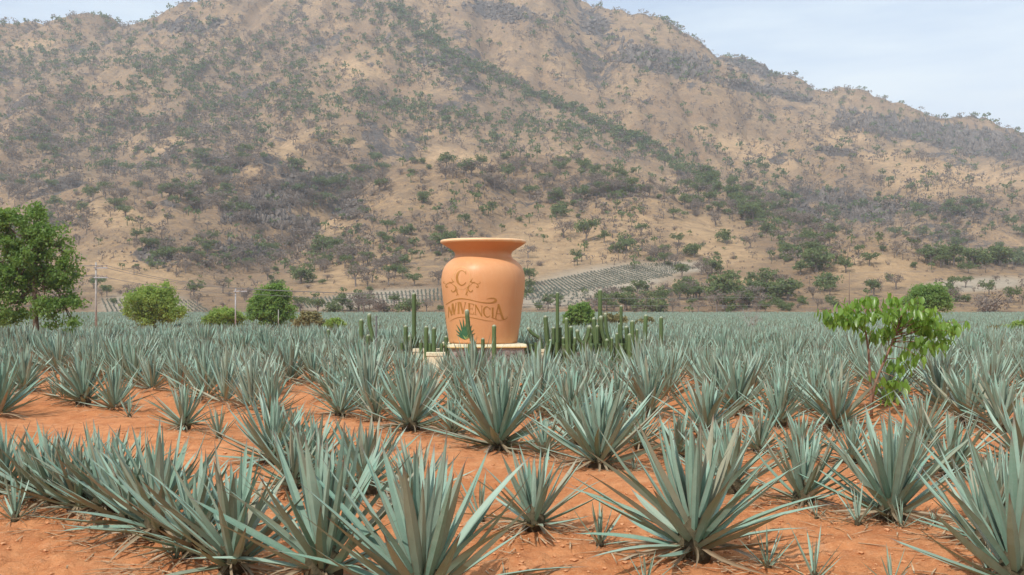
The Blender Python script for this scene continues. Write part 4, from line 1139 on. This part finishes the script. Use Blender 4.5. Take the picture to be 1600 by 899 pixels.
# young broad-leaved tree
def sapling():
    Y = SAP.y; base = Vector((SAP.x, Y, gz(SAP.x, Y) - .03)); k = Y / F
    t = thing('young_tree', base, 'young tree with large drooping glossy green leaves and two thin reddish stems', 'tree')
    r = random.Random(12); A = lambda x, y, dy=0.0: at(x, y, Y) - base + Vector((0, dy, 0))
    mb = MB(); mb.tube([(0, 0, 0), A(1361, 620), A(1359, 580), A(1357, 548), A(1352, 515), A(1345, 490)], [.042, .037, .032, .028, .02, .012], 8); link('trunk', mb.mesh('trunk', M['sap_bark'], True), t)
    mb = MB(); mb.tube([A(1362, 628), A(1366, 605), A(1374, 582), A(1384, 560), A(1392, 540), A(1402, 512), A(1410, 490)], [.036, .036, .034, .032, .028, .02, .012], 8); link('trunk', mb.mesh('trunk', M['sap_bark'], True), t)
    ends = [((1353, 520), (1282, 492)), ((1352, 516), (1300, 505)), ((1350, 510), (1318, 486)), ((1346, 495), (1340, 480)), ((1348, 500), (1368, 472)), ((1400, 515), (1375, 492)), ((1404, 505), (1400, 470)),
            ((1406, 500), (1425, 474)), ((1398, 525), (1440, 490)), ((1398, 525), (1465, 500)), ((1398, 525), (1485, 512)), ((1396, 530), (1500, 520)), ((1396, 530), (1490, 540)), ((1394, 535), (1445, 545)),
            ((1392, 540), (1430, 560)), ((1384, 560), (1412, 572)), ((1376, 580), (1410, 607)), ((1376, 580), (1402, 622)), ((1390, 545), (1385, 520)), ((1357, 545), (1368, 525)), ((1400, 515), (1455, 520)), ((1400, 520), (1420, 515)),
            ((1350, 505), (1330, 510)), ((1396, 530), (1516, 512)), ((1357, 590), (1352, 588)), ((1352, 515), (1322, 500)), ((1350, 508), (1342, 498)), ((1402, 512), (1362, 494)), ((1404, 505), (1388, 486)), ((1402, 515), (1424, 498)), ((1400, 520), (1452, 508)), ((1398, 525), (1474, 526)), ((1394, 535), (1462, 552))]
    MESH = []
    for q in range(4):
        v = []; c = []; W = .40 + .05 * q
        for tt, w in ((0, .05), (.18, .62), (.42, 1), (.68, .86), (.88, .45), (1, .02)):
            hw = W * .5 * w; z = -.16 * tt * tt
            for yy, zz, u in ((-hw, .10 * w, 1), (0, 0, 0), (hw, .10 * w, 1)): v.append((tt, yy, z + zz)); c.append((tt, u, 0, 1))
        Q = [(i * 3 + j, i * 3 + j + 1, i * 3 + j + 4, i * 3 + j + 3) for i in range(5) for j in range(2)]
        QARR = np.array(Q)
        MESH.append(np_mesh('leaf', v, [np.array(Q)], [M['sap_leaf']], np.array(c)))
    nl = 0; more = []
    for j, (s0, e0) in enumerate(ends):
        dy = r.uniform(-.6, .6); p0 = A(*s0); p1 = A(e0[0], e0[1] - (9 if e0[1] < 560 else 0), dy); mb = MB()
        m_ = p0.lerp(p1, .55) + Vector((0, 0, .10)); mb.tube([p0, m_, p1], [.014, .010, .005], 5); link('twig', mb.mesh('twig', M['sap_bark'], True), t)
        for q in range(4 if j == 24 else 9):
            f = .35 + .65 * r.random() ** .6; p = p0.lerp(m_, f * 2) if f < .5 else m_.lerp(p1, f * 2 - 1)
            p = p + Vector((r.gauss(0, .10), r.gauss(0, .14), r.gauss(0, .05)))
            o = link('leaf', MESH[r.randrange(4)], t, p)
            o.rotation_euler = (0, math.radians(r.gauss(66, 18)), r.uniform(0, 6.28)); o.rotation_euler.rotate_axis('X', r.gauss(0, .5))
            s = r.uniform(.18, .32) if j < 23 else r.uniform(.15, .28); o.scale = (s, s, s); nl += 1
        for q in range(16):
            f = .45 + .55 * r.random(); p = p0.lerp(m_, f * 2) if f < .5 else m_.lerp(p1, f * 2 - 1)
            if j != 24: more.append((p + Vector((r.gauss(0, .13), r.gauss(0, .22), r.gauss(0, .07))), (0, math.radians(r.gauss(62, 20)), r.uniform(0, 6.28)), r.uniform(.15, .29), r.randrange(4)))
    VV, QQ, CC = [], [], []; off = 0
    for p, e, sc, k_ in more:
        from_me = MESH[k_]; v = np.empty(len(from_me.vertices) * 3); from_me.vertices.foreach_get('co', v); v = v.reshape(-1, 3)
        from mathutils import Euler
        w = (v * sc) @ np.array(Euler(e).to_matrix()).T + np.array(p); VV.append(w); QQ.append(QARR + off); off += len(v)
        CC.append(np.array([(0, 1 if i % 3 != 1 else 0, 0, 1) for i in range(len(v))]))
    o = link('foliage', np_mesh('foliage', np.concatenate(VV), [np.concatenate(QQ)], [M['sap_leaf']], np.concatenate(CC)), t); o['kind'] = 'stuff'
sapling()

# ------------------------------------------------------------------ utility poles and wires
def pole(label, x, ytop, ybase, Y, arm=True, r=.13, mat='wood_pole', second=False):
    b = Vector((at(x, 0, Y).x, Y, -.1)); top = at(x, ytop, Y).z + .1
    t = thing('utility_pole', b, label, 'pole')
    mb = MB(); mb.tube([(0, 0, 0), (0, 0, top)], [r, r * .7], 10); link('shaft', mb.mesh('shaft', M[mat], True), t)
    if arm:
        for kk, zz in enumerate((top - .55, top - 1.5) if second else (top - .35,)):
            mb = MB(); mb.box(-.15, 1.2, -r - .09, -r, zz - .06, zz + .06); link('crossarm', mb.mesh('crossarm', M['steel']), t)
            for xx in (.15, .65, 1.1):
                mb = MB(); mb.tube([(xx, -r - .045, zz + .062), (xx, -r - .045, zz + .14), (xx, -r - .045, zz + .2), (xx, -r - .045, zz + .26)], [.03, .07, .05, .06], 8); link('insulator', mb.mesh('insulator', M['insul']), t)
    return b, top
polesA = pole('tall grey utility pole beside the big leafy tree with a side crossarm', 150, 410, 520, 100, True, .115, second=True)
polesB = pole('pale utility pole standing before the low light green bush tree', 368, 450, 520, 104, True, .085, 'steel')
pole('plain pale post standing before the tall round mid green tree', 435, 484, 520, 105, False, .05, 'wood_pole')
pole('distant utility pole below the hill beyond the young broad-leaved tree', 1327, 424, 480, 235, False, .11, 'bark')
pole('distant thin pole among scrub at the mountain foot behind the slim cactus cluster', 568, 478, 500, 200, False, .09, 'bark')
def wire(name, label, a, b, sag):
    P = [Vector(a).lerp(Vector(b), i / 24) - Vector((0, 0, sag * 4 * (i / 24) * (1 - i / 24))) for i in range(25)]
    mb = MB(); mb.tube(P, .022, 5); o = link(name, mb.mesh(name, M['wire'])); tag(o, label, 'wire', 'thin overhead wires crossing before the mountain')
LW = 'thin overhead wire strung across in front of the mountain foot'
pa = polesA[0] + Vector((.65, -.2, polesA[1] - .32)); pb = polesB[0] + Vector((.65, -.17, polesB[1] - .1))
for dx, dz in ((-.5, 0), (.45, 0), (-.5, -.95)):
    wire('overhead_wire', LW, pa + Vector((dx, 0, dz)), pb + Vector((dx, 0, min(0, dz * .5))), .35)
    wire('overhead_wire', LW, pb + Vector((dx, 0, dz * .5)), Vector((30, 118, 3.6 + dz)) , .5)
    wire('overhead_wire', LW, pa + Vector((dx, 0, dz)), Vector((-75, 96, pa.z + .4 + dz)), .4)
wire('overhead_wire', 'single wire rising past the distant utility pole beyond the young broad-leaved tree', at(1327, 427, 235), at(1060, 470, 220), .3)
wire('overhead_wire', 'single wire rising past the distant utility pole beyond the young broad-leaved tree', at(1327, 427, 235), at(1760, 405, 240), .5)

# ------------------------------------------------------------------ growth on the mountain
def hill_hit(px, py):
    d = Vector(((px - 800) / F, 1, (HY - py) / F)).normalized()
    h = T_BVH.ray_cast(Vector((0, 0, CH)), d)
    return h[0]
def mini_tree(kind, seed, n_cl, n_each, size, spread):
    """unit tree, height about 1: trunk MB and crown arrays"""
    r = random.Random(seed); L = []
    if kind == 'bush':
        for k in range(5): L.append((r.uniform(-.3, .3), r.uniform(-.3, .3), r.uniform(.22, .5), r.uniform(.22, .34), r.uniform(.22, .34), r.uniform(.18, .28)))
    else:
        for k in range(6):
            a = k * 2.4 + r.uniform(-.4, .4); q = r.uniform(.12, .42)
            L.append((math.cos(a) * q, math.sin(a) * q, r.uniform(.50, .78), r.uniform(.18, .30), r.uniform(.18, .30), r.uniform(.14, .23)))
    mb = MB(); lean = r.uniform(-.08, .08)
    mb.tube([(0, 0, -.12), (lean * .5, 0, .25), (lean, 0, .5)], [.045, .035, .022], 5, False)
    for l in L:
        mb.tube([(lean * .6, 0, r.uniform(.2, .45)), ((lean + l[0]) / 2, l[1] / 2, l[2] * .72), (l[0], l[1], l[2] + l[5] * .5)], [.02, .014, .005], 3, False)
    cs = in_lobes(L, n_cl, seed, .35)
    V, Q, Cc = leaf_cloud(cs, n_each, spread, size, seed, .1, .7)
    return mb, (V, Q, np.zeros((0, 3), int), Cc)
KIND = {
    'green': dict(name='hill_tree', cat='tree', mat='hill_green', label='small green canopied tree on the dry mountain slope', group='green trees on the mountain slope', p=[('tree', 64, 15, .085, .06), ('tree', 56, 15, .085, .055), ('tree', 70, 14, .085, .06)]),
    'grey': dict(name='bare_hill_tree', cat='tree', mat='hill_grey', label='leafless grey-brown tree on the dry mountain slope', group='bare trees on the mountain slope', p=[('tree', 60, 11, .066, .07), ('tree', 54, 11, .066, .07), ('tree', 60, 11, .07, .08)]),
    'bush': dict(name='hill_bush', cat='bush', mat='hill_green', label='round dark green bush low on the dry mountain slope', group='green bushes on the mountain slope', p=[('bush', 64, 16, .085, .06), ('bush', 72, 15, .085, .06)]),
    'scrub': dict(name='grey_scrub_bush', cat='bush', mat='hill_grey', label='tangled grey leafless bush on the dry mountain slope', group='grey bushes on the mountain slope', p=[('bush', 56, 11, .066, .07), ('bush', 52, 11, .066, .07)]),
}
for kd, d in KIND.items():
    d['m'] = []
    for i, p in enumerate(d['p']):
        mb, arr = mini_tree(p[0], 700 + i * 13 + len(kd), *p[1:])
        crown = np_mesh('crown', arr[0], [arr[1]], [M[d['mat']]], arr[3], smooth=False)
        trunk = mb.mesh('trunk', M['grey_bark'])
        lo = mini_tree(p[0], 700 + i * 13 + len(kd), 15, 3, (.25 if d['mat'] == 'hill_green' else .19), p[4] + .01)
        tv = np.array(lo[0].v); tq = [f for f in lo[0].f if len(f) == 4]
        tq = np.array(tq[:10] if p[0] == 'tree' else tq[:0]).reshape(-1, 4)
        V, Q, _, Cc = lo[1]
        tc = np.tile([0, 0, .15, 1.0], (len(tv), 1))
        d['m'].append((trunk, crown, (np.concatenate([V, tv]), np.concatenate([Q, tq + len(V)]).astype(int), np.zeros((0, 3), int), np.concatenate([Cc, tc]))))
GREENISH = [(60, 100, 110, 40, 0), (480, 160, 120, 30, 0), (640, 70, 90, 40, 30), (760, 140, 160, 30, 27), (920, 205, 150, 28, 24), (1080, 270, 120, 24, 28), (1210, 350, 90, 40, 30), (650, 175, 150, 30, 5), (1260, 390, 60, 40, 0),
            (870, 230, 160, 40, 15), (1530, 410, 110, 16, 0), (250, 120, 150, 50, 5), (1440, 180, 160, 20, 14), (600, 480, 500, 20, 0), (1250, 470, 300, 24, 0), (960, 470, 120, 20, 0)]
spots = {k: [] for k in KIND}
def add_spot(px, py, force=None, hscale=1.0, tv=None):
    h = hill_hit(px, py)
    if h is None or h.y > 1600: return
    g = 0.24
    gl = max(float(blob(np.array(px * 1.0), np.array(py * 1.0), *b)) for b in GREENISH)
    g = .29 + .42 * gl
    u = random.random(); low = random.random() < (.30 if h.y > 600 else .5)
    kd = force or (('bush' if low else 'green') if u < g else ('scrub' if low else 'grey'))
    hh = (random.uniform(4.4, 9.0) if kd in ('green', 'grey') else random.uniform(2.6, 5.2)) * hscale
    if h.y < 480: hh *= .62
    spots[kd].append((h.x, h.y, h.z, hh))
NC = 60000
cx_, cy_ = rng.uniform(-150, 1750, NC), rng.uniform(-40, 486, NC)
dd_ = scrub_density(cx_, cy_); cl_ = fbm(cx_ / 38., cy_ / 24., 123, 3)
ok_ = rng.random(NC) < dd_ * (.30 + 1.2 * np.maximum(0, cl_ - .30)) * .62 * np.where(cy_ > 428, .35, 1.0) * np.where((cx_ < 700) & (cy_ < 270), 1.25, 1.0)
for px, py in zip(cx_[ok_], cy_[ok_]): add_spot(float(px), float(py))
# belts of growth that follow the spur and the gullies
BELTS = [([(615, 15), (660, 55), (710, 90), (790, 128), (870, 165), (945, 199), (1015, 232), (1090, 273), (1150, 318), (1205, 368), (1240, 410)], 7, 420, .75),
         ([(612, 10), (655, 52), (705, 88), (785, 126), (865, 163), (940, 197), (1010, 230)], 4.5, 330, .8), ([(470, 168), (560, 152), (640, 168), (720, 188), (800, 196), (870, 205)], 12, 170, .7), ([(470, 120), (440, 190), (390, 240), (335, 288), (290, 320)], 16, 170, .3),
         ([(250, 400), (330, 420), (430, 405), (520, 395), (600, 420), (640, 360)], 22, 170, .35), ([(1170, 300), (1230, 350), (1280, 390), (1310, 420)], 26, 150, .6),
         ([(940, 260), (960, 310), (970, 370), (990, 400)], 18, 80, .4), ([(0, 110), (120, 95), (260, 110), (380, 90), (480, 60)], 22, 200, .45), ([(20, 210), (160, 190), (300, 215), (420, 160)], 24, 200, .4),
         ([(460, 490), (600, 488), (700, 484), (850, 488), (1000, 488), (1180, 488), (1300, 484)], 6, 70, .5), ([(1060, 462), (1130, 470), (1200, 466), (1260, 462)], 9, 50, .6),
         ([(960, 100), (1060, 110), (1160, 130), (1260, 150)], 16, 160, .3), ([(1300, 205), (1420, 215), (1520, 225), (1620, 235)], 16, 160, .25), ([(1270, 300), (1350, 325), (1450, 335), (1560, 345)], 13, 130, .3),
         ([(340, 330), (420, 325), (500, 300), (560, 330)], 14, 70, .35), ([(1440, 412), (1520, 409), (1620, 414)], 4, 50, .6), ([(560, 330), (590, 400), (620, 440)], 24, 70, .3)]
for pts, wd, nn, gr in BELTS:
    seg = [math.dist(p, q) for p, q in zip(pts[:-1], pts[1:])]; tot = sum(seg)
    for k in range(nn):
        u = random.random() * tot; i = 0
        while u > seg[i] and i < len(seg) - 1: u -= seg[i]; i += 1
        f = u / seg[i]; p, q = pts[i], pts[i + 1]
        g_ = random.random() < gr; lowb = random.random() < .35
        add_spot(p[0] + (q[0] - p[0]) * f + random.gauss(0, wd), p[1] + (q[1] - p[1]) * f + random.gauss(0, wd * .6), ('bush' if lowb else 'green') if g_ else ('scrub' if lowb else 'grey'), random.uniform(.7, 1.1))
# growth along the skyline
x = -120.0
while x < 1720:
    lo, hi = -60, 470
    for y_ in range(-60, 300, 3):
        if hill_hit(x, y_) is not None and hill_hit(x, y_).y < 1600: break
    add_spot(x, y_ + random.uniform(1.5, 5), 'grey' if random.random() < .72 else 'green', random.uniform(.75, 1.25))
    x += random.uniform(2.5, 9) if x > 1000 else random.uniform(4, 16)
# bushes that stand out in the photograph: x, y of the foot, width in pixels, kind
for x, y, w, kd in ((876, 338, 28, 'bush'), (1084, 402, 28, 'bush'), (1132, 380, 27, 'bush'), (505, 396, 36, 'bush'), (660, 318, 24, 'bush'), (1228, 398, 24, 'bush'), (1112, 428, 34, 'bush'), (470, 443, 38, 'bush'), (552, 412, 42, 'scrub'),
                    (1075, 458, 34, 'bush'), (1142, 446, 30, 'bush'), (1200, 446, 34, 'bush'), (556, 448, 34, 'grey'), (1276, 425, 50, 'bush'), (1290, 455, 38, 'bush'), (1230, 470, 46, 'bush'), (1130, 482, 50, 'green'), (978, 395, 30, 'bush'),
                    (916, 380, 34, 'green'), (880, 372, 26, 'grey'), (520, 495, 30, 'bush'), (640, 490, 30, 'bush'), (600, 492, 40, 'scrub'), (560, 488, 40, 'scrub'), (690, 395, 30, 'green'), (1020, 495, 40, 'bush'), (950, 478, 40, 'scrub'),
                    (1170, 480, 40, 'scrub'), (1390, 440, 16, 'bush'), (1455, 415, 30, 'green'), (1490, 415, 30, 'green'), (1520, 415, 36, 'bush'), (1560, 415, 40, 'bush'), (1590, 415, 30, 'bush'), (1545, 495, 60, 'scrub'), (260, 405, 26, 'bush'), (130, 330, 20, 'bush')):
    h = hill_hit(x, y)
    if h is None: continue
    spots[kd].append((h.x, h.y, h.z, w * h.y / F * (1.12 if kd in ('bush', 'scrub') else 1.15)))
scrub_items = {k: [] for k in KIND}
for kd, d in KIND.items():
    L = sorted(spots[kd], key=lambda s: -s[3] / s[1])
    vis = [s for s in L if -5 < 800 + s[0] * F / s[1] < 1605 and HY - (s[2] - CH) * F / s[1] > 0]
    pick = set(id(s) for s in vis[:290]); j = 0
    for s in L:
        if id(s) in pick:
            tr_, cr_, _ = d['m'][j % len(d['m'])]; j += 1
            t = thing(d['name'], (s[0], s[1], s[2]), d['label'], d['cat'], d['group'], random.uniform(0, 6.28))
            w = random.uniform(.9, 1.25); t.scale = (s[3] * w, s[3] * w, s[3])
            link('trunk', tr_, t); link('crown', cr_, t)
        else: scrub_items[kd].append((s[0], s[1], s[2], s[3], random.uniform(0, 6.28)))
NMS = {'green': 'distant_green_trees', 'grey': 'distant_bare_trees', 'bush': 'distant_green_scrub', 'scrub': 'distant_grey_scrub'}
LBS = {'green': 'far green trees too small to tell apart on the mountain', 'grey': 'far leafless woodland covering the upper mountain', 'bush': 'far low green scrub dotting the mountain', 'scrub': 'far low grey scrub dotting the mountain'}
for kd, it in scrub_items.items():
    if it:
        o = scatter_mesh(NMS[kd], it, [m[2] for m in KIND[kd]['m']], M[KIND[kd]['mat']]); tag(o, LBS[kd], 'scrub', kind='stuff')
print('HILL', {k: len(v) for k, v in spots.items()}, 'AGAVE', len(ind), len(near_rest), len(far_rest), last_y)

# broken rock of the outcrops and fine low scrub
def outcrops():
    g = np.random.default_rng(99); VV, TT = [], []; off = 0
    iv = np.array([(1, 0, 0), (-1, 0, 0), (0, 1, 0), (0, -1, 0), (0, 0, 1), (0, 0, -1), (.6, .6, .6), (-.6, .6, .55), (.6, -.6, .5), (-.6, -.6, .6)])
    tri = np.array([(4, 6, 7), (4, 8, 6), (4, 7, 9), (4, 9, 8), (0, 6, 8), (2, 7, 6), (1, 9, 7), (3, 8, 9), (5, 0, 3), (5, 2, 0), (5, 1, 2), (5, 3, 1), (0, 2, 6), (0, 8, 3), (1, 7, 2), (1, 3, 9)])
    for cx, cy, rx, ry, rot in ROCK:
        c, s_ = math.cos(math.radians(rot)), math.sin(math.radians(rot))
        cliff = (cx, cy) in ((1450, 208), (1565, 236), (1340, 325), (420, 315), (440, 345), (1040, 98))
        for k in range(int(rx * ry / (5 if cliff else 11))):
            u, v = (g.uniform(-1, 1) * rx, g.uniform(-.55, .5) * ry * (1 + .35 * math.sin(g.integers(0, 9) * 1.3))) if cliff else (g.normal(0, .5) * rx, g.normal(0, .45) * ry)
            h = hill_hit(cx + u * c - v * s_, cy + u * s_ + v * c)
            if h is None or h.y > 1600: continue
            z = g.uniform(.0009, .0026) * h.y * (1 + .8 * (g.random() < .12))
            w = iv * (1 + g.normal(0, .2, iv.shape)) * np.array([z * g.uniform(.5, 1.1), z * .8, z * (g.uniform(1.2, 2.4) if cliff else g.uniform(.7, 1.5))]) + np.array(h)
            VV.append(w); TT.append(tri + off); off += 10
    o = link('rock_outcrops', np_mesh('rock_outcrops', np.concatenate(VV), [np.concatenate(TT)], [M['hill_rock']], smooth=False))
    tag(o, 'dark broken rock cropping out of the mountain slope', 'rocks', kind='stuff')
outcrops()
def fine_scrub():
    lo = [mini_tree('bush', 40 + k, 9, 3, .26, .1)[1] for k in range(4)]; items = []
    NF = 20000; fx_, fy_ = rng.uniform(-150, 1750, NF), rng.uniform(-20, 488, NF)
    kp = rng.random(NF) < (.25 + scrub_density(fx_, fy_)) * 2.2 * np.maximum(0, fbm(fx_ / 22., fy_ / 14., 223, 3) - .22) * np.where(fy_ > 428, .4, 1.0)
    for px, py in zip(fx_[kp].tolist(), fy_[kp].tolist()):
        h = hill_hit(px, py)
        if h is None or h.y > 1600: continue
        items.append((h.x, h.y, h.z - .1, random.uniform(1.0, 2.4) * (1 if h.y > 480 else .6), random.uniform(0, 6.28)))
    o = scatter_mesh('dry_undergrowth', items, lo, M['hill_grey']); tag(o, 'low dry grey undergrowth all over the mountain slope', 'scrub', kind='stuff')
fine_scrub()

# sloping agave plots at the foot of the mountain: straight rows of small plants
def plots():
    items = []
    def plot(corners, rows, n):
        a, b, c, d = corners                     # top left, top right, bottom right, bottom left (pixels)
        for i in range(rows):
            f = i / (rows - 1)
            x0, y0 = a[0] + (b[0] - a[0]) * f, a[1] + (b[1] - a[1]) * f; x1, y1 = d[0] + (c[0] - d[0]) * f, d[1] + (c[1] - d[1]) * f
            h0, h1 = hill_hit(x0, y0), hill_hit(x1, y1)
            if h0 is None or h1 is None: continue
            for k in range(n):
                p = h0.lerp(h1, k / (n - 1)); q = T_BVH.ray_cast(Vector((p.x, p.y, 900)), Vector((0, 0, -1)))[0]
                if q is not None: items.append((q.x + random.gauss(0, .10), q.y, q.z, random.uniform(.42, .6), random.uniform(0, 6.28)))
    plot(((815, 447), (985, 414), (1050, 432), (830, 468)), 34, 56)
    plot(((985, 414), (1060, 411), (1085, 420), (1045, 430)), 14, 20)
    plot(((470, 468), (690, 452), (690, 470), (480, 482)), 36, 26)
    plot(((160, 468), (300, 470), (330, 492), (170, 494)), 22, 22)
    for k in range(420):
        h = hill_hit(random.uniform(830, 1060), random.uniform(450, 478))
        if h is not None: items.append((h.x, h.y, h.z, random.uniform(.5, .8), 0))
    o = scatter_mesh('hillside_agave_rows', items, [rosette_arrays(12, 8000 + k, 1, 14, 2.6, 0) for k in range(4)], M['dusty'])
    tag(o, 'striped plots of small agaves on the pale mountain foot', 'agave field', kind='stuff')
plots()
